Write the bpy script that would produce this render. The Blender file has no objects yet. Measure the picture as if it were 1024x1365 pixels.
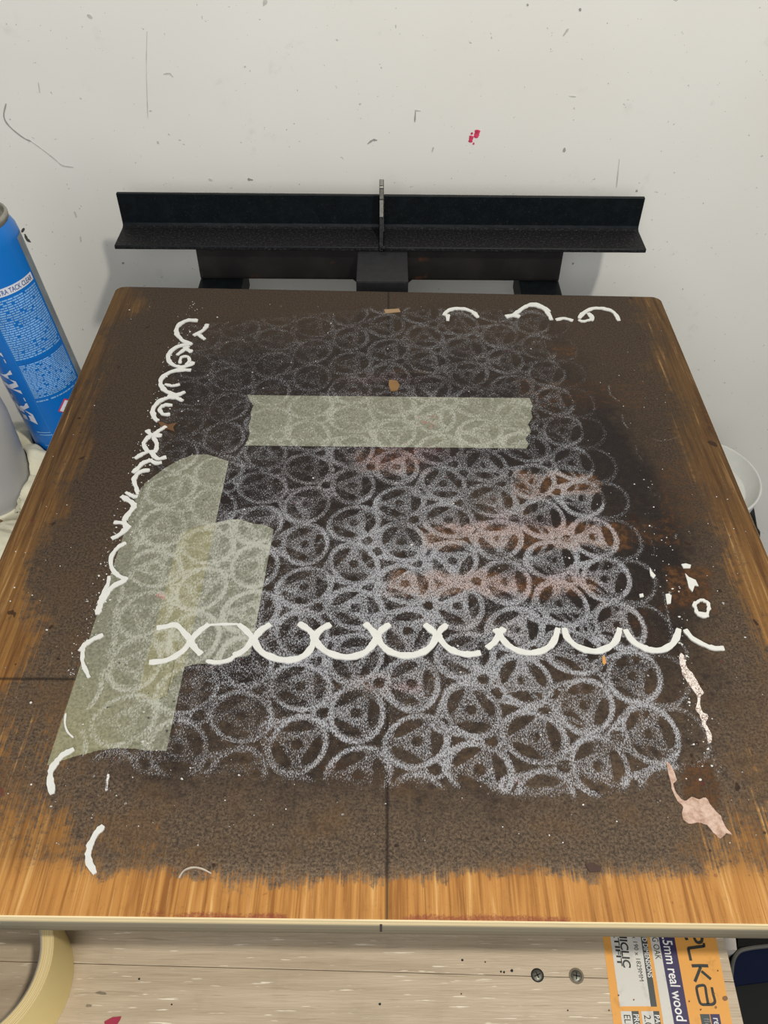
import bpy, bmesh, math, random
import numpy as np
from mathutils import Matrix, Vector

S = bpy.context.scene
COL = S.collection
rng = np.random.default_rng(7)
random.seed(7)

# ---------------------------------------------------------------- camera
FOC = 1120.0; PITCH = math.radians(45.73); ROLL = 0.007; CAMH = 0.45
ZB = 0.80                                   # height of the board's top above the floor
fw = np.array([0, math.cos(PITCH), -math.sin(PITCH)])
r0 = np.array([1.0, 0, 0]); u0 = np.array([0, math.sin(PITCH), math.cos(PITCH)])
rt = math.cos(ROLL) * r0 + math.sin(ROLL) * u0
up = math.cos(ROLL) * u0 - math.sin(ROLL) * r0
EYE = np.array([0, 0, ZB + CAMH])
cam = bpy.data.cameras.new('camera'); camo = bpy.data.objects.new('camera', cam); COL.objects.link(camo)
cam.sensor_fit = 'VERTICAL'; cam.sensor_height = 36.0; cam.lens = FOC * 36 / 1365; cam.clip_start = 0.01
M = Matrix.Identity(4)
for i in range(3):
    M[i][0] = rt[i]; M[i][1] = up[i]; M[i][2] = -fw[i]; M[i][3] = EYE[i]
camo.matrix_world = M
S.camera = camo
# ---------------------------------------------------------------- world, lights, exposure
w = bpy.data.worlds.new('world'); S.world = w; w.use_nodes = True
w.node_tree.nodes['Background'].inputs[0].default_value = (0.90, 0.95, 1.0, 1)
w.node_tree.nodes['Background'].inputs[1].default_value = 0.36
def area(name, loc, target, size, power, col):
    l = bpy.data.lights.new(name, 'AREA'); l.size = size; l.energy = power; l.color = col; l.shape = 'DISK'
    o = bpy.data.objects.new(name, l); COL.objects.link(o); o.location = loc
    o.rotation_euler = (Vector(target) - Vector(loc)).to_track_quat('-Z', 'Y').to_euler()
    return o
area('ceiling_lamp_light', (0.50, -0.12, ZB + 1.45), (0, 0.4, ZB), 0.10, 15.5, (1, 0.95, 0.86))
area('added_fill_light', (-0.2, -1.45, ZB + 1.05), (0, 0.95, ZB + 0.1), 1.1, 20, (0.97, 0.98, 1.0))  # added soft fill behind the camera to brighten the wall, no window there
S.view_settings.view_transform = 'Standard'; S.view_settings.look = 'None'
S.view_settings.exposure = 0.0; S.view_settings.gamma = 1.0; S.view_settings.use_curve_mapping = False

# ---------------------------------------------------------------- measuring helpers (photo pixel -> place in the room)
def ray(x, y): return fw + (x - 512) / FOC * rt + (682.5 - y) / FOC * up
def oz(x, y, z):                            # z relative to the board's top
    d = ray(x, y); t = (ZB + z - EYE[2]) / d[2]; return EYE + d * t
def oy(x, y, Y):
    d = ray(x, y); t = Y / d[1]; return EYE + d * t
def L(c):                                   # sRGB 0-255 -> linear rgba
    return tuple(((v / 255) / 12.92 if v / 255 <= 0.04045 else ((v / 255 + 0.055) / 1.055) ** 2.4) for v in c) + (1,)

# ---------------------------------------------------------------- node helpers
class NT:
    def __init__(s, name):
        s.m = bpy.data.materials.new(name); s.m.use_nodes = True; s.t = s.m.node_tree
        s.b = s.t.nodes['Principled BSDF']
    def n(s, typ, **kw):
        o = s.t.nodes.new(typ)
        for k, v in kw.items():
            if k.startswith('i_'):
                key = k[2:]; key = int(key) if key.isdigit() else key
                o.inputs[key].default_value = v
            else: setattr(o, k, v)
        return o
    def l(s, a, b): s.t.links.new(a, b)
    def put(s, sock, v):
        if isinstance(v, (int, float, tuple)): sock.default_value = v
        else: s.l(v, sock)
    def math(s, op, a, b=0.0, c=None, clamp=False):
        o = s.n('ShaderNodeMath', operation=op, use_clamp=clamp); s.put(o.inputs[0], a); s.put(o.inputs[1], b)
        if c is not None: s.put(o.inputs[2], c)
        return o.outputs[0]
    def mix(s, f, a, b, bt='MIX'):
        o = s.n('ShaderNodeMix', data_type='RGBA', blend_type=bt, clamp_factor=True)
        s.put(o.inputs[0], f); s.put(o.inputs[6], a); s.put(o.inputs[7], b); return o.outputs[2]
    def sstep(s, v, a, b):
        o = s.n('ShaderNodeMapRange', interpolation_type='SMOOTHSTEP'); s.put(o.inputs[0], v)
        o.inputs[1].default_value = a; o.inputs[2].default_value = b; return o.outputs[0]
    def coords(s, sc=(1, 1, 1), rot=(0, 0, 0)):
        if not hasattr(s, '_tc'): s._tc = s.n('ShaderNodeTexCoord')
        mp = s.n('ShaderNodeMapping'); mp.inputs['Scale'].default_value = sc; mp.inputs['Rotation'].default_value = rot
        s.l(s._tc.outputs['Object'], mp.inputs[0]); return mp.outputs[0]
    def noise(s, scale, detail=2, rough=0.5, vec=None, dist=0.0):
        o = s.n('ShaderNodeTexNoise'); o.inputs['Scale'].default_value = scale; o.inputs['Detail'].default_value = detail
        o.inputs['Roughness'].default_value = rough; o.inputs['Distortion'].default_value = dist
        s.l(vec if vec is not None else s.coords(), o.inputs['Vector']); return o.outputs['Fac']
    def bump(s, h, strength=0.3, dist=0.001):
        o = s.n('ShaderNodeBump'); o.inputs['Strength'].default_value = strength; o.inputs['Distance'].default_value = dist
        s.l(h, o.inputs['Height']); s.l(o.outputs[0], s.b.inputs['Normal'])
    def col(s, v): s.put(s.b.inputs['Base Color'], v)
    def rough(s, v): s.put(s.b.inputs['Roughness'], v)

def simple(name, rgb, rough=0.6, metal=0.0, var=0.12, scale=60, bump=0.0, stretch=(1, 1, 1), bscale=400):
    m = NT(name); c = L(rgb)
    dk = tuple(x * (1 - var) for x in c[:3]) + (1,); lt = tuple(min(1, x * (1 + var)) for x in c[:3]) + (1,)
    f = m.sstep(m.noise(scale, 4, 0.6, m.coords(stretch)), 0.3, 0.7)
    m.col(m.mix(f, dk, lt)); m.rough(rough); m.b.inputs['Metallic'].default_value = metal
    if bump: m.bump(m.noise(bscale, 3, 0.6), bump, 0.0005)
    return m.m

# ---------------------------------------------------------------- object helpers
def link(name, me, mat=None, parent=None):
    o = bpy.data.objects.new(name, me); COL.objects.link(o)
    if mat is not None:
        for m_ in (mat if isinstance(mat, (list, tuple)) else [mat]): me.materials.append(m_)
    if parent is not None: o.parent = parent
    return o
def tag(o, label=None, cat=None, group=None, kind=None):
    if label: o['label'] = label
    if cat: o['category'] = cat
    if group: o['group'] = group
    if kind: o['kind'] = kind
    return o
def empty(name, loc):
    o = bpy.data.objects.new(name, None); COL.objects.link(o); o.location = loc; o.empty_display_size = 0.02
    bpy.context.view_layer.update(); return o
def parent_keep(o, p):
    o.parent = p; o.matrix_parent_inverse = p.matrix_world.inverted()
def bm_obj(name, bm, mat, parent=None, smooth=False):
    me = bpy.data.meshes.new(name); bm.normal_update(); bm.to_mesh(me); bm.free()
    if smooth:
        for p in me.polygons: p.use_smooth = True
    o = link(name, me, mat)
    if parent is not None: parent_keep(o, parent)
    return o
def box(bm, a, b, bev=0.0, seg=2):
    vs = [bm.verts.new((x, y, z)) for x in (a[0], b[0]) for y in (a[1], b[1]) for z in (a[2], b[2])]
    fs = [bm.faces.new([vs[i] for i in q]) for q in ((0, 1, 3, 2), (4, 6, 7, 5), (0, 4, 5, 1), (2, 3, 7, 6), (0, 2, 6, 4), (1, 5, 7, 3))]
    if bev:
        es = list({e for f in fs for e in f.edges})
        bmesh.ops.bevel(bm, geom=es, offset=bev, segments=seg, profile=0.7, affect='EDGES')
def box_obj(name, a, b, mat, parent=None, bev=0.0015):
    bm = bmesh.new(); box(bm, a, b, bev); bmesh.ops.recalc_face_normals(bm, faces=bm.faces[:]); return bm_obj(name, bm, mat, parent)
def prism(bm, pts, z0, z1):                 # polygon (xy) extruded
    pts = [tuple(p[:2]) for p in pts]
    a = sum(pts[i][0] * pts[(i + 1) % len(pts)][1] - pts[(i + 1) % len(pts)][0] * pts[i][1] for i in range(len(pts)))
    if a < 0: pts = pts[::-1]
    lo = [bm.verts.new((x, y, z0)) for x, y in pts]; hi = [bm.verts.new((x, y, z1)) for x, y in pts]
    bm.faces.new(hi); bm.faces.new(lo[::-1]); n = len(pts)
    for i in range(n): bm.faces.new((lo[i], lo[(i + 1) % n], hi[(i + 1) % n], hi[i]))
def profile_x(bm, prof, x0, x1):            # (y,z) outline extruded along x
    a = [bm.verts.new((x0, y, z)) for y, z in prof]; b = [bm.verts.new((x1, y, z)) for y, z in prof]; n = len(prof)
    bm.faces.new(a); bm.faces.new(b[::-1])
    for i in range(n): bm.faces.new((a[i], b[i], b[(i + 1) % n], a[(i + 1) % n]))
    bmesh.ops.recalc_face_normals(bm, faces=bm.faces[:])
def lathe(bm, prof, c=(0, 0, 0), n=64, close=False):
    rings = []
    for r, z in prof:
        if r < 1e-6: rings.append([bm.verts.new((c[0], c[1], c[2] + z))])
        else: rings.append([bm.verts.new((c[0] + r * math.cos(2 * math.pi * k / n), c[1] + r * math.sin(2 * math.pi * k / n), c[2] + z)) for k in range(n)])
    if close: rings.append(rings[0])
    for A, B in zip(rings, rings[1:]):
        for k in range(n):
            k2 = (k + 1) % n
            q = [A[k % len(A)], A[k2 % len(A)], B[k2 % len(B)], B[k % len(B)]]
            u = []
            for v in q:
                if v not in u: u.append(v)
            if len(u) > 2: bm.faces.new(u)
    bmesh.ops.recalc_face_normals(bm, faces=bm.faces[:])
def tube(bm, pts, r, n=8):
    pts = [Vector(p) for p in pts]; rings = []
    for i, p in enumerate(pts):
        t = (pts[min(i + 1, len(pts) - 1)] - pts[max(i - 1, 0)]).normalized()
        a = t.orthogonal().normalized(); b = t.cross(a)
        if rings:
            pa = prev - t * prev.dot(t); a = pa.normalized(); b = t.cross(a)
        prev = a
        rr = r[i] if isinstance(r, (list, tuple)) else r
        rings.append([bm.verts.new(p + (a * math.cos(2 * math.pi * k / n) + b * math.sin(2 * math.pi * k / n)) * rr) for k in range(n)])
    for A, B in zip(rings, rings[1:]):
        for k in range(n): bm.faces.new((A[k], A[(k + 1) % n], B[(k + 1) % n], B[k]))
    bm.faces.new(rings[0][::-1]); bm.faces.new(rings[-1])
    bmesh.ops.recalc_face_normals(bm, faces=bm.faces[:])
def spline(pts, per=6, closed=False):
    P = [np.array(p, float) for p in pts]; out = []; n = len(P)
    rngi = range(n if closed else n - 1)
    for i in rngi:
        p1, p2 = P[i], P[(i + 1) % n]
        p0 = P[i - 1] if (i > 0 or closed) else 2 * p1 - p2
        p3 = P[(i + 2) % n] if (i + 2 < n or closed) else 2 * p2 - p1
        for k in range(per):
            t = k / per
            out.append(0.5 * ((2 * p1) + (p2 - p0) * t + (2 * p0 - 5 * p1 + 4 * p2 - p3) * t * t + (3 * p1 - p0 - 3 * p2 + p3) * t ** 3))
    if not closed: out.append(P[-1])
    return out
def ribbon(bm, P, W, z0, z1, jit=0.0, closed=False, taper=True):
    """a flat stroke of paint along P (xy list), width W, from z0 up to z1"""
    P = [np.array(p[:2], float) for p in P]; n = len(P); Ls = []; Rs = []
    for i in range(n):
        if closed: d = P[(i + 1) % n] - P[i - 1]
        else: d = P[min(i + 1, n - 1)] - P[max(i - 1, 0)]
        d = d / (np.linalg.norm(d) + 1e-12); q = np.array([-d[1], d[0]])
        wi = (W[i] if hasattr(W, '__len__') else W) / 2
        if taper and not closed: wi *= (0.8 if i in (0, n - 1) else 1)
        Ls.append(P[i] + q * wi * (1 + rng.normal() * jit)); Rs.append(P[i] - q * wi * (1 + rng.normal() * jit))
    lt = [bm.verts.new((*p, z1)) for p in Ls]; rb = [bm.verts.new((*p, z1)) for p in Rs]
    ll = [bm.verts.new((*p, z0)) for p in Ls]; rl = [bm.verts.new((*p, z0)) for p in Rs]
    for i in range(n if closed else n - 1):
        j = (i + 1) % n
        bm.faces.new((rb[i], rb[j], lt[j], lt[i])); bm.faces.new((lt[i], lt[j], ll[j], ll[i])); bm.faces.new((rb[j], rb[i], rl[i], rl[j]))
    if not closed:
        bm.faces.new((lt[0], ll[0], rl[0], rb[0])); bm.faces.new((lt[-1], rb[-1], rl[-1], ll[-1]))
def font_mesh(txt, bold=0.0, shear=0.0):
    cu = bpy.data.curves.new('t', 'FONT'); cu.body = txt; cu.size = 1.0; cu.offset = bold; cu.shear = shear; cu.resolution_u = 3
    o = bpy.data.objects.new('t', cu); COL.objects.link(o); bpy.context.view_layer.update()
    me = bpy.data.meshes.new_from_object(o.evaluated_get(bpy.context.evaluated_depsgraph_get()))
    bpy.data.objects.remove(o); bpy.data.curves.remove(cu)
    co = np.array([v.co[:] for v in me.vertices]); fc = [tuple(p.vertices) for p in me.polygons]
    bpy.data.meshes.remove(me); return co, fc
def blobpoly(cx, cy, rx, ry, n=9, j=0.3):
    return [(cx + rx * math.cos(a) * (1 + random.uniform(-j, j)), cy + ry * math.sin(a) * (1 + random.uniform(-j, j))) for a in [2 * math.pi * k / n for k in range(n)]]

# ================================================================= THE SETTING
YW = 0.95
# wall
m = NT('wall_paint')
f = m.noise(2.2, 4, 0.6); g = m.noise(26, 4, 0.65)
c = m.mix(m.sstep(f, 0.3, 0.7), L((232, 228, 218)), L((237, 234, 225)))
c = m.mix(m.math('MULTIPLY', m.sstep(g, 0.62, 0.80), 0.35), c, L((200, 197, 186)))
sp = m.sstep(m.noise(210, 2, 0.5), 0.735, 0.76)
c = m.mix(m.math('MULTIPLY', sp, 0.5), c, L((120, 122, 116)))
m.col(c); m.rough(0.55); m.bump(m.noise(260, 3, 0.6), 0.12, 0.0006)
MW = m.m
bm = bmesh.new(); box(bm, (-2.2, YW, 0), (2.2, YW + 0.1, 2.6)); bmesh.ops.recalc_face_normals(bm, faces=bm.faces[:])
wall = tag(bm_obj('wall_back', bm, MW), 'white painted wall with faint scuffs behind the printing board', kind='structure')
m = NT('floor_concrete'); m.col(m.mix(m.noise(9, 5, 0.6), L((60, 58, 56)), L((92, 90, 86)))); m.rough(0.7)
bm = bmesh.new(); box(bm, (-2.2, -1.5, -0.05), (2.2, YW, 0)); bmesh.ops.recalc_face_normals(bm, faces=bm.faces[:])
tag(bm_obj('floor', bm, m.m), 'dark grey floor far below the board', kind='structure')

# scuffs and spots on the wall: paint or pencil on the wall face
def wall_mark(name, px, wpx, mat, j=0.25):
    P = [oy(x, y, YW - 0.0004) for x, y in spline(px, 4)]
    me = bmesh.new(); n = len(P); T = []; B = []
    mpp = (P[0][1] / FOC) * 1.35
    for i in range(n):
        d = P[min(i + 1, n - 1)] - P[max(i - 1, 0)]; d = d / (np.linalg.norm(d) + 1e-9)
        q = np.array([-d[2], 0, d[0]]); ww = wpx * mpp / 2 * (1 + rng.normal() * j) * (0.5 if i in (0, n - 1) else 1)
        T.append(P[i] + q * ww); B.append(P[i] - q * ww)
    tv = [me.verts.new(p) for p in T]; bv = [me.verts.new(p) for p in B]
    tw = [me.verts.new(p + np.array([0, .0004, 0])) for p in T]; bw = [me.verts.new(p + np.array([0, .0004, 0])) for p in B]
    for i in range(n - 1):
        me.faces.new((tv[i], tv[i + 1], bv[i + 1], bv[i])); me.faces.new((tw[i], tw[i + 1], tv[i + 1], tv[i])); me.faces.new((bv[i], bv[i + 1], bw[i + 1], bw[i]))
    bmesh.ops.recalc_face_normals(me, faces=me.faces[:])
    return bm_obj(name, me, mat, wall)
MSC = simple('scuff_grey', (196, 195, 187), 0.7); MSC2 = simple('scuff_dark', (160, 159, 151), 0.7); MRED = simple('spot_red', (208, 60, 95), 0.6, var=0.35, scale=300)
for px, ww, mt in [([(8, 138), (5, 155), (12, 168), (30, 183), (42, 189)], 1.4, MSC2), ([(42, 189), (60, 202), (75, 214), (84, 221), (98, 223)], 1.5, MSC),
                   ([(554, 148), (553, 163)], 1.3, MSC2), ([(553, 147), (561, 148)], 1.2, MSC), ([(490, 192), (497, 187), (503, 187)], 1.6, MSC2),
                   ([(218, 99), (226, 98), (231, 103)], 1.3, MSC), ([(51, 110), (53, 124)], 1.2, MSC), ([(196, 42), (195, 90), (197, 158)], 0.7, MSC),
                   ([(751, 48), (758, 38)], 1.6, MSC), ([(578, 196), (576, 203)], 1.5, MSC), ([(753, 197), (752, 203)], 2.2, MSC2), ([(278, 238), (283, 241)], 2.5, MSC),
                   ([(330, 239), (337, 240)], 3, MSC2), ([(351, 1), (356, 4)], 5, MSC), ([(773, 11), (774, 15)], 2, MSC2), ([(703, 5), (704, 8)], 1.8, MSC2), ([(826, 212), (822, 250)], 1.1, MSC),
                   ([(326, 88), (327, 90)], 2.5, MSC), ([(210, 188), (211, 192)], 2, MSC), ([(849, 253), (849, 256)], 2, MSC2), ([(99, 282), (102, 290)], 2, MSC), ([(107, 315), (108, 323)], 1.6, MSC),
                   ([(759, 128), (768, 129)], 1, MSC), ([(116, 20), (123, 24)], 3, MSC), ([(763, 351), (765, 352)], 2.2, MSC2), ([(163, 350), (165, 352)], 2.5, MSC2)]:
    wall_mark('scuff_mark', px, ww, mt)
wall_mark('red_paint_spot', [(637, 173), (636, 178), (634, 184)], 5, MRED); wall_mark('red_paint_spot', [(629, 181), (628, 185), (627, 190)], 4, MRED)
wall_mark('red_paint_spot', [(628, 177), (630, 179)], 2, MRED); wall_mark('red_paint_spot', [(632, 190), (631, 193)], 1.6, MRED)
MDK = simple('dark_blot', (70, 68, 66), 0.8)
wall_mark('dark_scuff', [(29, 306), (32, 308)], 5, MDK); wall_mark('dark_scuff', [(33, 312), (36, 319), (41, 323)], 2.4, MDK)

# ================================================================= INK MASKS, in board coordinates
X0, X1, Y0, Y1 = -0.2712, 0.2740, 0.1495, 0.7480
RES = 0.0005; GX0, GY0 = -0.285, 0.135; NX, NY = 1130, 1250
gx = GX0 + np.arange(NX) * RES; gy = GY0 + np.arange(NY) * RES
GXX, GYY = np.meshgrid(gx, gy)              # [NY,NX]
def bxy(x, y): return oz(x, y, 0)[:2]
def smooth(e0, e1, v):
    t = np.clip((v - e0) / (e1 - e0), 0, 1); return t * t * (3 - 2 * t)
def vnoise(scale, seed, octv=3):            # cheap value noise over the grid
    r = np.random.default_rng(seed); out = 0; amp = 1; tot = 0
    for o in range(octv):
        c = max(2, int(0.62 / scale * (2 ** o))) + 2; g_ = r.random((c, c))
        fx = (GXX - GX0) / 0.63 * (c - 2); fy = (GYY - GY0) / 0.63 * (c - 2)
        ix = fx.astype(int); iy = fy.astype(int); tx = fx - ix; ty = fy - iy
        tx = tx * tx * (3 - 2 * tx); ty = ty * ty * (3 - 2 * ty)
        v = g_[iy, ix] * (1 - tx) * (1 - ty) + g_[iy, ix + 1] * tx * (1 - ty) + g_[iy + 1, ix] * (1 - tx) * ty + g_[iy + 1, ix + 1] * tx * ty
        out = out + v * amp; tot += amp; amp *= 0.5
    return out / tot
def polymask(pts, soft, wob=0.0, seed=1, scale=0.03):
    P = [bxy(*p) for p in pts]; n = len(P); D = np.full(GXX.shape, 1e9); inside = np.zeros(GXX.shape, bool)
    for i in range(n):
        a = P[i]; b = P[(i + 1) % n]; e = b - a
        t = np.clip(((GXX - a[0]) * e[0] + (GYY - a[1]) * e[1]) / (e @ e), 0, 1)
        D = np.minimum(D, np.hypot(GXX - a[0] - t * e[0], GYY - a[1] - t * e[1]))
        cnd = ((a[1] > GYY) != (b[1] > GYY)); xx = (b[0] - a[0]) * (GYY - a[1]) / (b[1] - a[1] + 1e-12) + a[0]
        inside ^= cnd & (GXX < xx)
    sd = np.where(inside, D, -D)
    if wob: sd = sd + (vnoise(scale, seed) - 0.5) * 2 * wob
    return smooth(-soft, soft, sd)
def blob(px, py, rx, ry, soft=0.5, wob=0.35, seed=3, scale=0.02):
    c = bxy(px, py); ax = bxy(px + rx, py)[0] - bxy(px - rx, py)[0]; ay = bxy(px, py - ry)[1] - bxy(px, py + ry)[1]
    d = np.hypot((GXX - c[0]) / (ax / 2), (GYY - c[1]) / (ay / 2)) + (vnoise(scale, seed) - 0.5) * 2 * wob
    return 1 - smooth(1 - soft, 1 + soft, d)

# --- the ghost of the repeat print: oval rings in staggered columns, a small ring and a webbed triangle in each
def motif(u, v, mirror=1, plain=False):
    """density of one cell around its centre (metres)"""
    u = u * mirror
    def ring(cx, cy, rx, ry, wd):
        d = np.hypot((u - cx) / rx, (v - cy) / ry); return np.exp(-(((d - 1) * min(rx, ry)) / (wd * 0.5)) ** 4)
    out = ring(0, 0, 0.0158, 0.0192, 0.0043)
    if plain: return out
    out = np.maximum(out, 0.95 * ring(-0.0205, 0.0, 0.0056, 0.0052, 0.0036))
    def seg(ax, ay, bx, by, wd, k):
        t = np.clip(((u - ax) * (bx - ax) + (v - ay) * (by - ay)) / ((bx - ax) ** 2 + (by - ay) ** 2), 0, 1)
        return k * np.exp(-(np.hypot(u - ax - t * (bx - ax), v - ay - t * (by - ay)) / (wd * 0.5)) ** 4)
    out = np.maximum(out, seg(-0.0215, 0.0055, -0.0070, 0.0180, 0.0046, 0.95)); out = np.maximum(out, seg(-0.0215, -0.0055, -0.0070, -0.0180, 0.0046, 0.95))
    inside = 1 - smooth(0.93, 1.0, np.hypot(u / 0.0158, v / 0.0192))
    fill = 0.75 * inside
    for k in range(3):                                  # three lens-shaped gaps round a small eye
        a = math.radians(120 * k); cx, cy = 0.0098 * math.cos(a) - 0.0005, 0.0112 * math.sin(a)
        du = (u - cx) * math.cos(a) + (v - cy) * math.sin(a); dv = -(u - cx) * math.sin(a) + (v - cy) * math.cos(a)
        fill = fill * smooth(0.85, 1.1, np.hypot((du - 0.0011 * (1 - (dv / 0.009) ** 2)) / 0.0035, dv / 0.0098))
    fill = fill * smooth(0.0028, 0.0036, np.hypot(u + 0.0005, v))
    out = np.maximum(out, fill); out = np.maximum(out, 0.78 * ring(-0.0005, 0, 0.0052, 0.0052, 0.0026))
    web = ((u < -0.010) & (u > -0.0205) & (np.abs(v) < 0.0055 + (u + 0.0205) * 0.9) & (np.abs(v) > 0.0) & (np.hypot(u + 0.0205, v) > 0.0045) & (inside < 0.5))
    out = np.maximum(out, 0.72 * web)
    return out
C0 = bxy(846, 902); PV = 0.0398; PU = 0.0350
def layer(dx, dy, th, cols=range(-11, 1), rows=range(-4, 14), mirror=1, plain=False):
    T = np.zeros(GXX.shape, np.float32); c_, s_ = math.cos(th), math.sin(th)
    for i in cols:
        for j in rows:
            cx = i * PU; cy = j * PV + (PV / 2 if i % 2 else 0) - PV
            x = C0[0] + dx + cx * c_ - cy * s_; y = C0[1] + dy + cx * s_ + cy * c_
            if not (0.15 < y < 0.74): continue
            a0 = int((x - 0.032 - GX0) / RES); a1 = int((x + 0.032 - GX0) / RES); b0 = int((y - 0.026 - GY0) / RES); b1 = int((y + 0.026 - GY0) / RES)
            a0, b0 = max(a0, 0), max(b0, 0); a1, b1 = min(a1, NX), min(b1, NY)
            if a1 <= a0 or b1 <= b0: continue
            u = (GXX[b0:b1, a0:a1] - x); v = (GYY[b0:b1, a0:a1] - y)
            rot = [0, 0.5, -0.45, 2.1, -2.0][(i * 3 + j * 7) % 5] if i < 0 else [0.1, -0.35][j % 2]
            uu = u * math.cos(rot) + v * math.sin(rot); vv = -u * math.sin(rot) + v * math.cos(rot)
            T[b0:b1, a0:a1] = np.maximum(T[b0:b1, a0:a1], motif(uu, vv, mirror, plain))
    return T
area1 = polymask([(238, 432), (500, 408), (728, 412), (745, 470), (775, 560), (800, 640), (825, 710), (850, 775), (885, 850), (925, 1010), (880, 1040), (800, 1068), (600, 1050), (420, 1045), (200, 1035), (98, 1010), (140, 850), (190, 660), (215, 560)], 0.005, 0.005, 5)
area2 = polymask([(238, 432), (500, 412), (765, 422), (797, 530), (842, 640), (878, 760), (925, 870), (962, 1010), (830, 1045), (600, 1040), (300, 1030), (110, 1000), (150, 850), (200, 660), (215, 560)], 0.005, 0.005, 6)
areaC = polymask([(260, 440), (500, 425), (640, 440), (680, 540), (700, 650), (720, 800), (690, 960), (600, 1020), (400, 1010), (230, 990), (130, 960), (200, 700), (230, 520)], 0.04, 0.02, 7)
Lm = layer(0, 0, 0.042); Lg = layer(0.0175, -0.002, 0.042, cols=range(-2, 1), plain=True); Lc = layer(-0.010, 0.011, 0.065); Ld = layer(0.006, -0.013, 0.015, mirror=-1)
top_fade = 0.62 + 0.38 * (1 - smooth(0.36, 0.62, GYY))
left_fade = 0.72 + 0.28 * smooth(-0.14, 0.05, GXX)
ghost = Lm * area1 * (1.05 * left_fade)
ghost = np.maximum(ghost, Lg * area2 * 0.70)
ghost = np.maximum(ghost, Lc * areaC * 0.50); ghost = np.maximum(ghost, Ld * areaC * 0.42)
haze_ = areaC * (0.08 + 0.16 * vnoise(0.02, 15)) * smooth(0.22, 0.34, GYY)
ghost = np.clip(ghost + haze_, 0, 1) * top_fade
bottom_fade = smooth(0.205, 0.238, GYY + 0.016 * (vnoise(0.03, 9) - 0.5) + 0.03 * smooth(0.02, 0.10, GXX))
ghost *= bottom_fade * (0.70 + 0.5 * vnoise(0.018, 11))
# smooth tide lines: a pale halo round the right-hand rings
rc = bxy(838, 780); halo = 0.10 * area2
ghost = np.clip(np.maximum(ghost, halo * (0.6 + vnoise(0.01, 12))), 0, 1)

dark = polymask([(240, 500), (330, 470), (560, 460), (700, 470), (800, 560), (850, 610), (905, 700), (900, 830), (850, 900), (760, 870), (640, 880), (420, 890), (250, 900), (190, 900), (240, 620)], 0.030, 0.022, 21)
dark2 = polymask([(225, 430), (500, 405), (740, 410), (830, 520), (930, 700), (970, 870), (965, 1010), (880, 1060), (600, 1065), (300, 1060), (120, 1030), (150, 850), (190, 650)], 0.028, 0.02, 22)
darkness = np.clip(0.74 * dark2 + 0.45 * dark, 0, 1)
darkness = np.maximum(darkness, 0.5 * blob(330, 910, 160, 100, 0.6, 0.3, 23)); darkness = np.clip(darkness - 0.22 * smooth(0.60, 0.70, GYY), 0, 1)
wiped = np.zeros(GXX.shape)
darkness = darkness * (0.82 + 0.36 * (vnoise(0.05, 24) - 0.5) * 2)
for (a, b, c_, d, k, sd) in [(565, 698, 832, 729, 0.95, 31), (518, 762, 795, 794, 0.9, 32), (690, 628, 800, 662, 0.8, 33), (478, 596, 556, 632, 0.55, 34), (838, 690, 905, 726, 0.45, 35), (888, 752, 950, 812, 0.75, 36),
                             (470, 900, 520, 925, 0.45, 37), (520, 490, 600, 500, 0.4, 38), (690, 505, 860, 545, 0.35, 39), (735, 460, 770, 478, 0.5, 40), (430, 1010, 530, 1050, 0.35, 41), (905, 1010, 955, 1075, 0.75, 42),
                             (700, 545, 780, 560, 0.25, 43), (930, 540, 960, 590, 0.5, 44), (660, 1060, 760, 1090, 0.25, 45), (800, 805, 870, 850, 0.3, 46), (640, 660, 700, 690, 0.35, 47), (610, 820, 700, 850, 0.3, 48), (880, 610, 960, 700, 0.4, 49)]:
    wiped = np.maximum(wiped, k * polymask([(a, b), (c_, b + 4), (c_ + 6, d), (a - 3, d)], 0.005, 0.007, sd, 0.012))
red = np.zeros(GXX.shape)
for (a, b, rx, ry, k, sd) in [(520, 612, 60, 14, 0.5, 51), (572, 560, 20, 14, 0.62, 52), (465, 565, 30, 14, 0.45, 53), (520, 505, 60, 8, 0.4, 54), (700, 700, 120, 14, 0.4, 55), (700, 775, 110, 18, 0.35, 56), (510, 540, 70, 16, 0.45, 57),
                              (430, 640, 60, 30, 0.25, 58), (280, 875, 30, 14, 0.3, 59), (545, 915, 22, 8, 0.5, 60), (215, 795, 6, 5, 0.9, 61), (560, 600, 50, 14, 0.5, 62)]:
    red = np.maximum(red, k * blob(a, b, rx, ry, 0.6, 0.5, sd, 0.008))
# red smear along the front edge
red = np.maximum(red, 0.95 * smooth(0.1555, 0.1515, GYY + 0.005 * (vnoise(0.03, 63) - 0.35)) * smooth(0.42, 0.6, vnoise(0.05, 64)))
# bleached scraps
grime = np.ones(GXX.shape)
side = np.minimum(GXX - X0, X1 - GXX)
wv = vnoise(0.045, 71); wv2 = vnoise(0.012, 72)
grime *= 0.30 + 0.70 * smooth(-0.006, 0.060, side + 0.05 * (wv - 0.5))
ghost = np.clip(ghost + 0.16 * wiped * area1 * (ghost > 0.08), 0, 1)
front_edge = 0.1675 + 0.006 * (wv - 0.5) * 2 + 0.005 * (wv2 - 0.5) * 2 - 0.004 * np.exp(-((GXX + 0.06) / 0.03) ** 2)
gf = 0.30 * smooth(-0.001, 0.012 + 0 * GXX, GYY - front_edge) + 0.40 * smooth(-0.003, 0.004, GYY - front_edge) + 0.30 * smooth(0.0, 0.05, GYY - front_edge - 0.01 * wv)
grime *= 0.06 + 0.94 * gf
grime = np.clip(grime - 0.36 * blob(20, 1010, 170, 190, 0.9, 0.4, 73) - 0.32 * blob(1010, 1080, 90, 120, 0.8, 0.4, 74), 0, 1)
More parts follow.
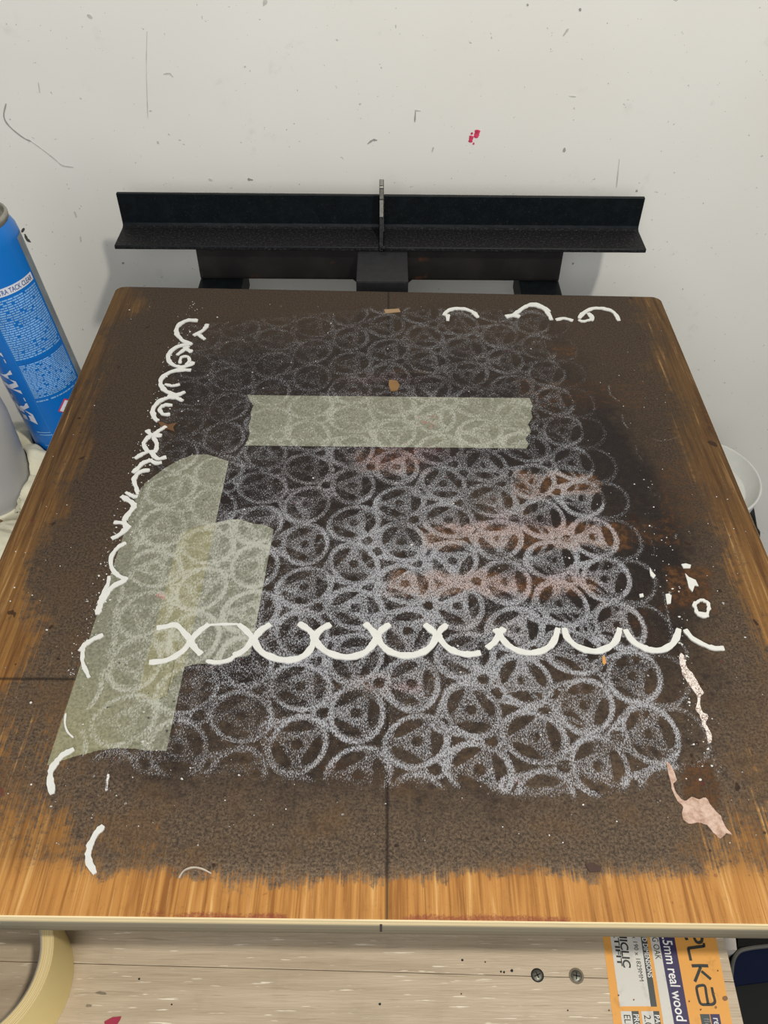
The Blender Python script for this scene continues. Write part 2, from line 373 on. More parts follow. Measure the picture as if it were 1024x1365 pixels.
frontness = 1.0 * (1 - smooth(0.165, 0.20, GYY)); frontness = np.maximum(frontness, 0.55 * (1 - smooth(0.16, 0.55, GYY)))
line = np.zeros(GXX.shape)
cl = bxy(517, 800)[0]; dcl = np.abs(GXX - cl); line = np.maximum(line, 0.85 * (1 - smooth(0.0004, 0.0013, dcl)))
hl = bxy(45, 905); line = np.maximum(line, 0.8 * (1 - smooth(0.0004, 0.0014, np.abs(GYY - hl[1]))) * smooth(-0.155, -0.175, GXX))
line = np.maximum(line, 0.5 * (1 - smooth(0.0003, 0.0012, np.abs(GYY - hl[1]))) * smooth(-0.11, -0.09, GXX) * (1 - smooth(0.08, 0.1, GXX)) * (vnoise(0.03, 77) > 0.45))
# row of tiny white dots down the centre line
dots = (1 - smooth(0.0003, 0.0008, dcl)) * smooth(bxy(517, 835)[1] - 0.002, bxy(517, 835)[1], GYY) * (1 - smooth(bxy(517, 640)[1], bxy(517, 640)[1] + 0.004, GYY)) * (0.5 + 0.5 * np.sin(GYY * 2 * math.pi / 0.0026)) ** 1.5
ghost = np.maximum(ghost, dots)
# fine white worn outlines / scratches on the right side
def scr(pts, wd, k):
    global ghost
    P = [bxy(*p) for p in spline(pts, 4)]
    for a, b in zip(P, P[1:]):
        x0_, x1_ = sorted((a[0], b[0])); y0_, y1_ = sorted((a[1], b[1])); mrg = 0.004
        a0 = max(0, int((x0_ - mrg - GX0) / RES)); a1 = int((x1_ + mrg - GX0) / RES); b0 = max(0, int((y0_ - mrg - GY0) / RES)); b1 = int((y1_ + mrg - GY0) / RES)
        e = b - a; X_ = GXX[b0:b1, a0:a1]; Y_ = GYY[b0:b1, a0:a1]
        t = np.clip(((X_ - a[0]) * e[0] + (Y_ - a[1]) * e[1]) / (e @ e + 1e-12), 0, 1)
        d = np.hypot(X_ - a[0] - t * e[0], Y_ - a[1] - t * e[1]); ghost[b0:b1, a0:a1] = np.maximum(ghost[b0:b1, a0:a1], k * np.exp(-(d / wd) ** 2))
for pts, wd, k in [([(812, 514), (814, 526), (825, 534)], 0.0012, 0.75), ([(830, 553), (831, 562), (837, 571)], 0.0012, 0.7), ([(848, 594), (850, 604), (857, 615)], 0.0010, 0.6),
                   ([(866, 650), (870, 658), (880, 662)], 0.001, 0.6), ([(815, 684), (835, 685)], 0.0006, 0.5), ([(858, 684), (878, 685)], 0.0006, 0.5), ([(868, 718), (872, 730), (872, 740), (866, 738)], 0.0009, 0.6),
                   ([(902, 712), (900, 718)], 0.0012, 0.75), ([(868, 702), (878, 704)], 0.001, 0.6), ([(884, 790), (893, 830), (897, 850)], 0.0012, 0.7), ([(830, 425), (885, 437)], 0.0009, 0.45), ([(860, 440), (892, 444)], 0.0008, 0.4),
                   ([(870, 585), (885, 588), (905, 582)], 0.001, 0.55), ([(870, 502), (888, 503)], 0.0008, 0.45), ([(905, 852), (915, 868), (914, 878)], 0.0018, 0.75), ([(957, 1000), (962, 1028)], 0.001, 0.6),
                   ([(935, 922), (960, 921), (972, 924)], 0.0007, 0.55), ([(944, 985), (950, 1005), (958, 1030)], 0.0012, 0.6), ([(980, 1092), (984, 1110)], 0.0008, 0.5), ([(160, 432), (185, 425), (215, 420)], 0.0006, 0.3),
                   ([(470, 498), (560, 496)], 0.0007, 0.6), ([(455, 461), (540, 463)], 0.0006, 0.5), ([(300, 440), (300, 520)], 0.0012, 0.35), ([(100, 880), (100, 905), (120, 925)], 0.0013, 0.4), ([(10, 950), (18, 935), (25, 925)], 0.002, 0.4),
                   ([(145, 1055), (142, 1035), (160, 1010), (190, 1000)], 0.0016, 0.55)]:
    scr(pts, wd, k)
MAPS = [ghost, darkness, wiped, red, np.clip(grime, 0, 1), frontness, line, wv]
def sample(x, y):
    fx = np.clip((x - GX0) / RES, 0, NX - 1.001); fy = np.clip((y - GY0) / RES, 0, NY - 1.001)
    ix = fx.astype(int); iy = fy.astype(int); tx = fx - ix; ty = fy - iy; out = []
    for T in MAPS:
        out.append(T[iy, ix] * (1 - tx) * (1 - ty) + T[iy, ix + 1] * tx * (1 - ty) + T[iy + 1, ix] * (1 - tx) * ty + T[iy + 1, ix + 1] * tx * ty)
    return out
def set_masks(me, x, y):
    s_ = sample(x, y); n = len(x)
    for nm, ch in (('ink', s_[:4]), ('wear', s_[4:8])):
        at = me.attributes.new(nm, 'FLOAT_COLOR', 'POINT'); at.data.foreach_set('color', np.stack(ch, 1).astype(np.float32).ravel())

# ================================================================= THE PRINTING BOARD
def wood_streaks(m, dark_, mid, light_, along='y'):
    sc = (210, 7, 20) if along == 'y' else (7, 210, 20)
    sc2 = (900, 22, 20) if along == 'y' else (22, 900, 20)
    a = m.noise(1, 4, 0.65, m.coords(sc), 0.6); b = m.noise(1, 3, 0.6, m.coords(sc2))
    c = m.mix(m.sstep(a, 0.32, 0.58), dark_, mid); c = m.mix(m.math('MULTIPLY', m.sstep(a, 0.56, 0.72), 0.8), c, light_)
    return m.mix(m.math('MULTIPLY', m.sstep(b, 0.55, 0.75), 0.45), c, light_), a, b
m = NT('inked_board_top')
A = m.n('ShaderNodeAttribute', attribute_name='ink'); B = m.n('ShaderNodeAttribute', attribute_name='wear')
sa = m.n('ShaderNodeSeparateColor'); m.l(A.outputs['Color'], sa.inputs[0]); sb = m.n('ShaderNodeSeparateColor'); m.l(B.outputs['Color'], sb.inputs[0])
gh, dk, wp = sa.outputs; rd = A.outputs['Alpha']; gr, fr, ln = sb.outputs
w1, na, nb = wood_streaks(m, L((138, 88, 42)), L((184, 130, 68)), L((216, 172, 110)))
w2, _, _ = wood_streaks(m, L((60, 42, 24)), L((92, 66, 36)), L((160, 126, 82)))
wood = m.mix(fr, w2, w1)
fine = m.noise(620, 4, 0.8); mid_ = m.noise(170, 5, 0.75); big = m.noise(34, 3, 0.6); xf = m.noise(1100, 2, 0.6)
gcol = m.mix(m.sstep(fine, 0.36, 0.66), L((66, 54, 45)), L((134, 114, 92)))
gcol = m.mix(m.math('MULTIPLY', m.sstep(mid_, 0.52, 0.66), 0.55), gcol, L((60, 52, 52)))
gcol = m.mix(m.math('MULTIPLY', m.sstep(big, 0.45, 0.65), 0.35), gcol, L((126, 92, 54)))
gcol2 = m.mix(m.sstep(fine, 0.38, 0.62), L((40, 33, 27)), L((76, 60, 45)))
gcol = m.mix(fr, gcol2, gcol)
gfac = m.math('ADD', m.math('MULTIPLY', gr, 1.35), m.math('ADD', m.math('MULTIPLY', fine, 0.8), m.math('ADD', m.math('MULTIPLY', mid_, 0.9), m.math('MULTIPLY', nb, 1.0))))
c = m.mix(m.sstep(gfac, 1.85, 2.25), wood, gcol)
# black ink
dfac = m.math('ADD', dk, m.math('MULTIPLY', m.math('SUBTRACT', m.math('ADD', mid_, fine), 1.0), 1.3))
dcol = m.mix(m.sstep(xf, 0.35, 0.65), L((15, 11, 12)), L((36, 29, 28)))
c = m.mix(m.math('MULTIPLY', m.sstep(dfac, 0.05, 1.05), 0.96), c, dcol)
# wiped-clean brown
wcol = m.mix(m.sstep(mid_, 0.40, 0.62), L((50, 32, 18)), L((94, 62, 34)))
wf = m.math('ADD', wp, m.math('MULTIPLY', m.math('SUBTRACT', mid_, 0.5), 1.6))
c = m.mix(m.math('MULTIPLY', m.sstep(wf, 0.15, 0.95), 0.85), c, wcol)
# red
rf = m.math('ADD', rd, m.math('MULTIPLY', m.math('SUBTRACT', fine, 0.5), 2.2))
c = m.mix(m.math('MULTIPLY', m.sstep(rf, 0.45, 1.0), 0.6), c, L((120, 44, 46)))
rare = m.sstep(m.noise(95, 2, 0.5), 0.73, 0.76)
c = m.mix(m.math('MULTIPLY', rare, 0.4), c, L((96, 34, 42)))
c = m.mix(m.math('MULTIPLY', m.sstep(m.noise(70, 2, 0.5, m.coords((1, 1, 1), (0, 0, 1))), 0.71, 0.735), 0.8), c, L((40, 24, 16)))
c = m.mix(ln, c, L((22, 16, 13)))
# speckled white print: mesh-cloth texture thresholded by the print's density
wx = m.noise(1, 2, 0.6, m.coords((2000, 650, 1)))
cl_ = m.noise(1300, 3, 0.75)
sp = m.math('ADD', m.math('MULTIPLY', wx, 0.5), m.math('MULTIPLY', cl_, 0.5))
thr = m.math('SUBTRACT', 0.655, m.math('MULTIPLY', gh, 0.225))
gf_ = m.math('DIVIDE', m.math('SUBTRACT', sp, thr), 0.12, clamp=True)
gcol_w = m.mix(m.math('MULTIPLY', rd, 0.7), L((196, 197, 202)), L((212, 165, 165)))
gcol_w = m.mix(m.math('MULTIPLY', wp, 0.35), gcol_w, L((206, 176, 158)))
has = m.sstep(gh, 0.02, 0.14)
c = m.mix(m.math('MULTIPLY', m.math('MULTIPLY', gf_, has), 0.80), c, gcol_w)
m.col(c)
m.rough(m.math('ADD', 0.42, m.math('MULTIPLY', fine, 0.25)))
m.b.inputs['Specular IOR Level'].default_value = 0.18
h = m.math('ADD', m.math('MULTIPLY', nb, 0.5), m.math('ADD', m.math('MULTIPLY', fine, 0.9), m.math('MULTIPLY', gf_, 0.2)))
m.bump(h, 0.22, 0.0005)
MTOP = m.m
m = NT('plywood_edge')
geo = m.n('ShaderNodeNewGeometry'); sx = m.n('ShaderNodeSeparateXYZ'); m.l(geo.outputs['Position'], sx.inputs[0])
zz = m.math('SUBTRACT', sx.outputs[2], ZB)
st = m.noise(1, 4, 0.6, m.coords((14, 14, 900)))
c = m.mix(m.sstep(zz, -0.0078, -0.0064), L((150, 142, 120)), L((236, 214, 166)))
ply = m.sstep(m.math('PINGPONG', zz, 0.0021), 0.0009, 0.0013)
c = m.mix(m.math('MULTIPLY', ply, 0.25), c, L((120, 108, 84)))
c = m.mix(m.math('MULTIPLY', m.sstep(st, 0.5, 0.7), 0.4), c, L((128, 118, 100)))
m.col(c); m.rough(0.7); m.bump(st, 0.3, 0.0004)
MEDGE = m.m
# top sheet as a fine grid, corners rounded, then sides and underside
TH = 0.020; RC = 0.009
nx, ny = 640, 700
us = np.linspace(X0, X1, nx + 1); vs = np.linspace(Y0, Y1, ny + 1)
UX, VY = np.meshgrid(us, vs)
def round_corner(UX, VY):
    X = UX.copy(); Y = VY.copy()
    for sx_, cx in ((-1, X0 + RC), (1, X1 - RC)):
        for sy_, cy in ((-1, Y0 + RC), (1, Y1 - RC)):
            a = (X - cx) * sx_ / RC; b = (Y - cy) * sy_ / RC; k = (a > 0) & (b > 0)
            aa = a[k]; bb = b[k]
            X[k] = cx + sx_ * RC * aa * np.sqrt(1 - bb * bb / 2); Y[k] = cy + sy_ * RC * bb * np.sqrt(1 - aa * aa / 2)
    return X, Y
BX, BY = round_corner(UX, VY)
tl, tr = bxy(155, 382), bxy(879, 396)       # the board's far corners sit a hair askew
BY = BY + (BX - X0) / (X1 - X0) * 0 + (BY - Y0) / (Y1 - Y0) * ((tl[1] - Y1) + (BX - X0) / (X1 - X0) * (tr[1] - tl[1])) + (1 - (BY - Y0) / (Y1 - Y0)) * (0.0013 - (BX - X0) / (X1 - X0) * 0.0024)
n0 = (nx + 1) * (ny + 1)
idx = np.arange(n0).reshape(ny + 1, nx + 1)
loop = np.concatenate([idx[0, :-1], idx[:-1, -1], idx[-1, :0:-1], idx[:0:-1, 0]])
fx_, fy_ = BX.ravel(), BY.ravel()
co = np.zeros((n0 + 2 * len(loop), 3)); co[:n0, 0] = fx_; co[:n0, 1] = fy_; co[:n0, 2] = ZB
bxl, byl = fx_[loop], fy_[loop]; ccx, ccy = (X0 + X1) / 2, (Y0 + Y1) / 2
out = 0.0005
co[n0:n0 + len(loop)] = np.stack([bxl + np.sign(bxl - ccx) * out * (np.abs(bxl - ccx) > 0.262), byl + np.sign(byl - ccy) * out * (np.abs(byl - ccy) > 0.29), np.full(len(loop), ZB - 0.0007)], 1)
co[n0 + len(loop):] = co[n0:n0 + len(loop)]; co[n0 + len(loop):, 2] = ZB - TH
q = np.stack([idx[:-1, :-1], idx[:-1, 1:], idx[1:, 1:], idx[1:, :-1]], -1).reshape(-1, 4)
nl = len(loop); ar = np.arange(nl); nx_ = (ar + 1) % nl
r1 = np.stack([loop[ar], n0 + ar, n0 + nx_, loop[nx_]], 1); r2 = np.stack([n0 + ar, n0 + nl + ar, n0 + nl + nx_, n0 + nx_], 1)
quads = np.concatenate([q, r1, r2]); me = bpy.data.meshes.new('printing_board')
me.vertices.add(len(co)); me.vertices.foreach_set('co', co.ravel().astype(np.float32))
nq = len(quads); me.loops.add(nq * 4 + nl); me.loops.foreach_set('vertex_index', np.concatenate([quads.ravel(), (n0 + nl + ar)[::-1]]).astype(np.int32))
me.polygons.add(nq + 1); me.polygons.foreach_set('loop_start', np.concatenate([np.arange(nq) * 4, [nq * 4]]).astype(np.int32))
mi = np.zeros(nq + 1, np.int32); mi[len(q):] = 1
me.update(calc_edges=True)
set_masks(me, co[:, 0], co[:, 1])
board = link('printing_board', me, [MTOP, MEDGE]); me.polygons.foreach_set('material_index', mi); me.update()
tag(board, 'large ink-stained wooden printing board covered in faint white ring prints', 'board')

# ---------------------------------------------------------------- wet-looking white paint left at the stencil's edges
m = NT('white_screen_paint'); m.col(m.mix(m.noise(240, 3, 0.6), L((206, 205, 198)), L((222, 221, 215)))); m.rough(0.5); m.bump(m.noise(700, 2, 0.5), 0.3, 0.0004); MWP = m.m
m = NT('worn_white_paint'); m.col(m.mix(m.sstep(m.noise(520, 3, 0.7), 0.42, 0.58), L((120, 112, 106)), L((226, 224, 218)))); m.rough(0.6); MWW = m.m
def mpp(x, y): return (bxy(x + 5, y)[0] - bxy(x - 5, y)[0]) / 10
ZTOP = 0.0009
SK = [0]
def stroke(px, wpx, mat=MWP, name='paint_stroke', per=5, jit=0.07, closed=False, label=None, z1=ZTOP):
    pts = spline(px, per, closed) if per > 1 else px
    P = [bxy(*p) for p in pts]; cxm = sum(p[0] for p in px) / len(px); cym = sum(p[1] for p in px) / len(px)
    W = wpx * mpp(cxm, cym)
    SK[0] += 1; z1 = z1 + 0.000035 * (SK[0] % 9)
    bm = bmesh.new(); ribbon(bm, P, [W * (1 + 0.12 * math.sin(i * 0.9 + px[0][0])) for i in range(len(P))], ZB - 0.0002, ZB + z1, jit, closed)
    o = bm_obj(name, bm, mat, board)
    if label: o['label'] = label
    return o
# the scalloped row
stroke([(209, 838), (222, 836), (235, 834), (246, 845), (253, 856), (242, 870), (222, 881), (199, 884)], 8, per=4)
stroke([(279, 833), (265, 843), (256, 855), (261, 866), (269, 873)], 8)
stroke([(318, 833), (330, 843), (336, 854), (325, 868), (311, 875)], 8)
stroke([(279, 834), (298, 833), (318, 833)], 3.5); stroke([(275, 882), (290, 884), (305, 881), (312, 876)], 6)
stroke([(361, 833), (347, 842), (340, 854), (347, 868), (362, 877), (383, 881), (402, 877), (415, 865), (418.5, 850), (410, 839), (398, 832)], 9)
stroke([(441, 833), (427, 841), (421, 851), (427, 863), (440, 872), (461, 877), (482, 873), (495, 863), (501, 850), (495, 840), (486, 832)], 9)
stroke([(520, 833), (509, 841), (504, 851), (512, 864), (525, 872), (543, 875), (562, 871), (575, 862), (581, 849), (574, 840), (566, 833)], 9)
stroke([(596, 833), (586, 843), (587, 853), (597, 864), (612, 871), (626, 873), (641, 871)], 8.5)
stroke([(649, 865), (659, 857), (664, 847), (660, 839)], 8.5)
stroke([(672, 838), (667, 846), (675, 859), (690, 868), (708, 871), (726, 867), (738, 856), (744, 838)], 8.5)
stroke([(752, 838), (757, 852), (772, 864), (793, 869), (812, 863), (822, 853), (826, 838)], 8.5)
stroke([(833, 840), (842, 854), (857, 864), (876, 868), (893, 862), (901, 852), (905, 839)], 8.5)
stroke([(913, 840), (923, 852), (940, 861), (952, 865), (965, 865)], 7)
# the broken chain down the left
for px, wd in [([(264, 428), (249, 428), (237, 436), (236, 446), (244, 455), (256, 460)], 6), ([(277, 433), (271, 441), (258, 448)], 5), ([(262, 445), (269, 450), (273, 453)], 5),
               ([(253, 459), (236, 463), (225, 473), (227, 484), (240, 490), (253, 487), (258, 483)], 6), ([(246, 463), (252, 468), (257, 469)], 6), ([(236, 474), (244, 468), (252, 462)], 4.5),
               ([(240, 485), (242, 477), (250, 476), (253, 481), (248, 487)], 4), ([(255, 494), (237, 494), (221, 500), (214, 511), (220, 521), (235, 527), (247, 523)], 6), ([(220, 513), (230, 515), (240, 513)], 4),
               ([(244, 535), (233, 530), (224, 528)], 5.5), ([(238, 530), (224, 531), (211, 537), (204, 548), (207, 559), (211, 562)], 6), ([(230, 541), (219, 541), (213, 547), (218, 553), (227, 553)], 5),
               ([(196, 574), (202, 580), (216, 581)], 6), ([(222, 569), (213, 574), (205, 580)], 5), ([(201, 581), (192, 591), (196, 601), (207, 602), (209, 592), (204, 583)], 5.5),
               ([(180, 612), (190, 606), (199, 602)], 5.5), ([(200, 602), (210, 612), (222, 610)], 6), ([(204, 614), (193, 617), (185, 624), (177, 631)], 6), ([(200, 627), (187, 630), (179, 640), (182, 652), (184, 657)], 6),
               ([(198, 613), (208, 618), (216, 617)], 5), ([(168, 657), (176, 662), (184, 663)], 5), ([(162, 662), (172, 668), (179, 675), (172, 685), (165, 695)], 7), ([(180, 640), (182, 652), (184, 660)], 4),
               ([(165, 695), (168, 704), (162, 712)], 7), ([(174, 702), (162, 712), (149, 719)], 6), ([(152, 697), (163, 698), (174, 704)], 5), ([(168, 724), (157, 731), (149, 743), (149, 757), (158, 768), (170, 774)], 5.5),
               ([(168, 774), (152, 782), (142, 794), (134, 808), (130, 820)], 7.5), ([(146, 769), (144, 780), (138, 792), (132, 806)], 5), ([(138, 847), (125, 853), (114, 860), (107, 869)], 6.5), ([(112, 864), (110, 880), (114, 893), (119, 904)], 5),
               ([(99, 999), (85, 1007), (73, 1020), (67, 1036), (70, 1059)], 8), ([(138, 1101), (127, 1114), (119, 1132), (119, 1148), (127, 1165)], 8)]:
    stroke(px, wd, jit=0.12)
stroke([(88, 952), (87, 966), (91, 977), (98, 984)], 2.4); stroke([(145, 1033), (143, 1045), (142, 1055)], 3, MWW)
# marks at the far right
for px, wd in [([(592, 421), (597, 415), (608, 412), (621, 413), (632, 418), (637, 424)], 5.5), ([(597, 420), (597, 428)], 5), ([(674, 423), (685, 421), (693, 423)], 7), ([(684, 421), (694, 414), (702, 409), (713, 408), (724, 412), (731, 419), (735, 427)], 5.5),
               ([(700, 409), (712, 405), (725, 410), (733, 416)], 4), ([(741, 427), (752, 425), (764, 428)], 5), ([(771, 427), (777, 429), (787, 427)], 4), ([(772, 425), (778, 418), (790, 412), (805, 412), (818, 417), (825, 428)], 5.5),
               ([(784, 418), (789, 424), (788, 428)], 6)]:
    stroke(px, wd, jit=0.12)
stroke([(926, 806), (934, 801), (943, 804), (944, 814), (940, 822), (931, 820), (927, 812)], 4.5, closed=True, jit=0.2)
def patch(px, mat=MWP, name='paint_spot', z1=ZTOP):
    if len(px) > 12: px = [(p[0] + rng.normal() * 0.35, p[1] + rng.normal() * 0.35) for p in spline(px, 3, True)]
    bm = bmesh.new(); prism(bm, [bxy(*p) for p in px], ZB - 0.0002, ZB + z1); return bm_obj(name, bm, mat, board)
patch([(908, 753), (914, 752), (921, 754), (920, 758), (911, 758)]); patch([(913, 765), (918, 770), (927, 774), (931, 782), (926, 781), (923, 790), (918, 784), (916, 775)])
patch([(887, 793), (892, 792), (895, 795), (894, 805), (889, 806), (888, 800)]); patch([(866, 757), (869, 763), (874, 768), (871, 772), (867, 768), (866, 763)])
patch([(872, 761), (873, 760), (873, 762)]); patch([(930, 816), (944, 818), (945, 823), (933, 823)])
patch([(852, 793), (857, 792), (858, 796), (853, 797)])
# cracked paint edge on the right, and the pale torn scrap below it
m = NT('cracked_paint'); vo = m.n('ShaderNodeTexVoronoi', feature='DISTANCE_TO_EDGE'); vo.inputs['Scale'].default_value = 700; m.l(m.coords(), vo.inputs['Vector'])
m.col(m.mix(m.sstep(m.math('ADD', vo.outputs[0], m.math('MULTIPLY', m.noise(260, 3, 0.7), 0.5)), 0.26, 0.36), L((128, 98, 82)), L((228, 218, 208)))); m.rough(0.6); MCR = m.m
patch([(906, 872), (912, 876), (915, 890), (922, 897), (929, 908), (938, 924), (934, 928), (933, 940), (937, 950), (944, 955), (941, 966), (947, 976), (948, 990), (943, 988), (941, 975), (936, 966), (932, 952), (927, 945), (930, 930), (922, 918), (914, 906), (908, 893)], MCR, 'cracked_paint_strip', 0.0006)
m = NT('torn_paper_pink'); m.col(m.mix(m.sstep(m.noise(120, 5, 0.7), 0.35, 0.62), L((158, 122, 100)), L((206, 178, 160)))); m.rough(0.75); m.bump(m.noise(300, 4, 0.6), 0.5, 0.0006); MPK = m.m
patch([(888, 1017), (893, 1019), (898, 1030), (902, 1040), (897, 1046), (902, 1058), (912, 1068), (922, 1063), (932, 1066), (941, 1064), (949, 1076), (960, 1088), (966, 1102), (976, 1113), (968, 1111), (960, 1118), (951, 1110), (942, 1100), (930, 1097), (918, 1098), (909, 1088), (911, 1076), (903, 1068), (897, 1056), (893, 1040)], MPK, 'torn_paper_scrap', 0.0005)
# brown scab at the left chain, a hair on the board
MBR = simple('brown_scab', (98, 66, 34), 0.6)
patch([(210, 562), (217, 564), (224, 567), (236, 564), (231, 570), (233, 576), (225, 573), (216, 571)], MBR, 'dried_paint_scab', 0.0008)
patch([(519, 507), (529, 508), (533, 514), (530, 521), (521, 522), (518, 514)], simple('ochre_chip', (128, 94, 52), 0.6), 'dried_paint_scab', 0.0008)
patch([(512, 413), (532, 412), (534, 416), (514, 418)], simple('ochre_chip_pale', (150, 122, 88), 0.6), 'dried_paint_scab', 0.0005)
patch([(803, 876), (806, 875), (808, 884), (805, 887), (803, 884)], simple('orange_chip', (196, 140, 74), 0.6), 'dried_paint_scab', 0.0008)
patch([(780, 1152), (790, 1150), (802, 1156), (800, 1162), (786, 1163)], simple('brown_blot', (62, 36, 24), 0.5), 'dried_paint_scab', 0.0005)
stroke([(239, 1171), (246, 1161), (258, 1157), (270, 1159), (282, 1165)], 1.6, simple('pale_thread', (188, 176, 160), 0.7), 'stray_thread', jit=0.0)
# flecks of paint
def flecks(name, n, mat, region, smin, smax, seed):
    r = random.Random(seed); bm = bmesh.new(); k = 0
    while k < n:
        px = r.uniform(0, 1024); py = 400 + 780 * r.random()
        if not region(px, py): continue
        c_ = bxy(px, py)
        if not (X0 + 0.006 < c_[0] < X1 - 0.006 and Y0 + 0.006 < c_[1] < Y1 - 0.012): continue
        s_ = r.uniform(smin, smax) * (0.5 if r.random() < 0.7 else 1); e = r.uniform(0.5, 1.0); a = r.uniform(0, 6.28); nn = 5
        pts = []
        for i in range(nn):
            t = a + i * 2 * math.pi / nn; q_ = s_ * r.uniform(0.6, 1.2)
            pts.append((c_[0] + q_ * math.cos(t), c_[1] + q_ * e * math.sin(t)))
        prism(bm, pts, ZB - 0.0001, ZB + 0.0004); k += 1
    return tag(bm_obj(name, bm, mat, board), kind='stuff')
flecks('paint_flecks', 420, MWW, lambda x, y: y < 1130, 0.0004, 0.0011, 3)
flecks('chain_flecks', 260, MWP, lambda x, y: abs(x - (250 - (y - 430) * 0.32)) < 16 and y < 900, 0.0003, 0.0010, 4)
flecks('edge_flecks', 70, MWP, lambda x, y: abs(x - (862 + (y - 650) * 0.22)) < 16 and 640 < y < 1040, 0.0003, 0.0011, 5)

p0 = bxy(508, 1228)
bm = bmesh.new(); box(bm, (p0[0] - 0.0006, Y0 - 0.0006, ZB - 0.016), (p0[0] + 0.0006, Y0 + 0.002, ZB - 0.005)); bmesh.ops.recalc_face_normals(bm, faces=bm.faces[:])
bm_obj('pen_tick', bm, simple('pen_ink', (40, 34, 40), 0.6), board)
# ================================================================= MASKING TAPE STRIPS
m = NT('masking_tape')
A = m.n('ShaderNodeAttribute', attribute_name='ink'); sa = m.n('ShaderNodeSeparateColor'); m.l(A.outputs['Color'], sa.inputs[0]); gh = sa.outputs[0]; rd = A.outputs['Alpha']
B = m.n('ShaderNodeAttribute', attribute_name='lap')
fine = m.noise(480, 3, 0.7); mid_ = m.noise(60, 4, 0.7); xf = m.noise(1300, 2, 0.6)
c = m.mix(m.sstep(fine, 0.35, 0.65), L((98, 100, 88)), L((132, 132, 116)))
yel = m.mix(m.sstep(fine, 0.35, 0.65), L((126, 122, 88)), L((152, 146, 110)))
c = m.mix(B.outputs['Fac'], c, yel)
c = m.mix(m.math('MULTIPLY', m.sstep(mid_, 0.45, 0.7), 0.35), c, L((124, 120, 100)))
rf = m.math('ADD', rd, m.math('MULTIPLY', m.math('SUBTRACT', m.noise(200, 3, 0.7), 0.5), 1.6))
c = m.mix(m.math('MULTIPLY', m.sstep(rf, 0.55, 1.1), 0.6), c, L((190, 92, 92)))
wx = m.noise(1, 2, 0.6, m.coords((1500, 420, 1))); cl_ = m.noise(780, 3, 0.75); sp = m.math('ADD', m.math('MULTIPLY', wx, 0.5), m.math('MULTIPLY', cl_, 0.5))
thr = m.math('SUBTRACT', 0.68, m.math('MULTIPLY', gh, 0.36)); gf_ = m.math('DIVIDE', m.math('SUBTRACT', sp, thr), 0.16, clamp=True)
c = m.mix(m.math('MULTIPLY', gf_, 0.55), c, L((206, 206, 194)))
ds = m.sstep(m.noise(230, 2, 0.5), 0.735, 0.75); c = m.mix(m.math('MULTIPLY', ds, 0.8), c, L((34, 34, 40)))
m.col(c); m.rough(0.6); m.bump(m.math('ADD', fine, mid_), 0.4, 0.0005); MTAPE = m.m
def tape(name, e0, e1, z0, z1, label, lapf, nu=90, nv=150):
    """ruled between two torn ends"""
    def res(e, n):
        P = np.array([bxy(*p) for p in e]); d = np.r_[0, np.cumsum(np.hypot(*np.diff(P, axis=0).T))]; t = np.linspace(0, d[-1], n)
        return np.stack([np.interp(t, d, P[:, 0]), np.interp(t, d, P[:, 1])], 1)
    a = res(e0, nu + 1); b = res(e1, nu + 1)
    for arr in (a, b): arr[1:-1] += rng.normal(0, 0.00018, (nu - 1, 2))
    t = np.linspace(0, 1, nv + 1)[:, None, None]; G = a[None] * (1 - t) + b[None] * t     # nv+1, nu+1, 2
    n = G.shape[0] * G.shape[1]; xy = G.reshape(-1, 2); id_ = np.arange(n).reshape(nv + 1, nu + 1)
    ed = xy
    vtop = np.c_[xy, np.full(n, ZB + z1)]; vb = np.c_[xy, np.full(n, ZB + z0)]
    q = np.stack([id_[:-1, :-1], id_[:-1, 1:], id_[1:, 1:], id_[1:, :-1]], -1).reshape(-1, 4)
    lp = np.concatenate([id_[0, :-1], id_[:-1, -1], id_[-1, :0:-1], id_[:0:-1, 0]]); k = np.arange(len(lp)); kn = (k + 1) % len(lp)
    sd = np.stack([lp[k], n + lp[k], n + lp[kn], lp[kn]], 1)
    me = bpy.data.meshes.new(name); me.from_pydata(np.vstack([vtop, vb]).tolist(), [], np.vstack([q, sd]).tolist()); me.update()
    X = np.r_[xy[:, 0], xy[:, 0]]; Y = np.r_[xy[:, 1], xy[:, 1]]; set_masks(me, X, Y)
    at = me.attributes.new('lap', 'FLOAT', 'POINT'); at.data.foreach_set('value', lapf(X, Y).astype(np.float32))
    bm = bmesh.new(); bm.from_mesh(me); bmesh.ops.recalc_face_normals(bm, faces=bm.faces[:])
    # keep faces pointing up
    up_ = [f for f in bm.faces if abs(f.normal.z) > 0.9]
    if up_ and up_[0].normal.z < 0: bmesh.ops.reverse_faces(bm, faces=bm.faces[:])
    bm.to_mesh(me); bm.free()
    return tag(link(name, me, MTAPE), label, 'tape', 'masking tape strips stuck to the board')
def sm(e0, e1, v): t = np.clip((v - e0) / (e1 - e0), 0, 1); return t * t * (3 - 2 * t)
tape('masking_tape_strip', [(63, 1020), (85, 1013), (105, 1007), (130, 1001), (155, 997), (175, 998), (200, 1001), (222, 1001)],
     [(184, 656), (192, 646), (204, 636), (222, 623), (240, 613), (256, 607), (275, 606), (290, 610), (305, 615)], 0.00005, 0.00028,
     'longest greenish masking tape strip running down the left side of the board',
     lambda X, Y: 0.75 * sm(0.34, 0.22, Y) * sm(-0.12, -0.19, X) + 0.15)
pl, pr = bxy(240, 712), bxy(288, 700); ql, qr = bxy(183, 930), bxy(240, 930)
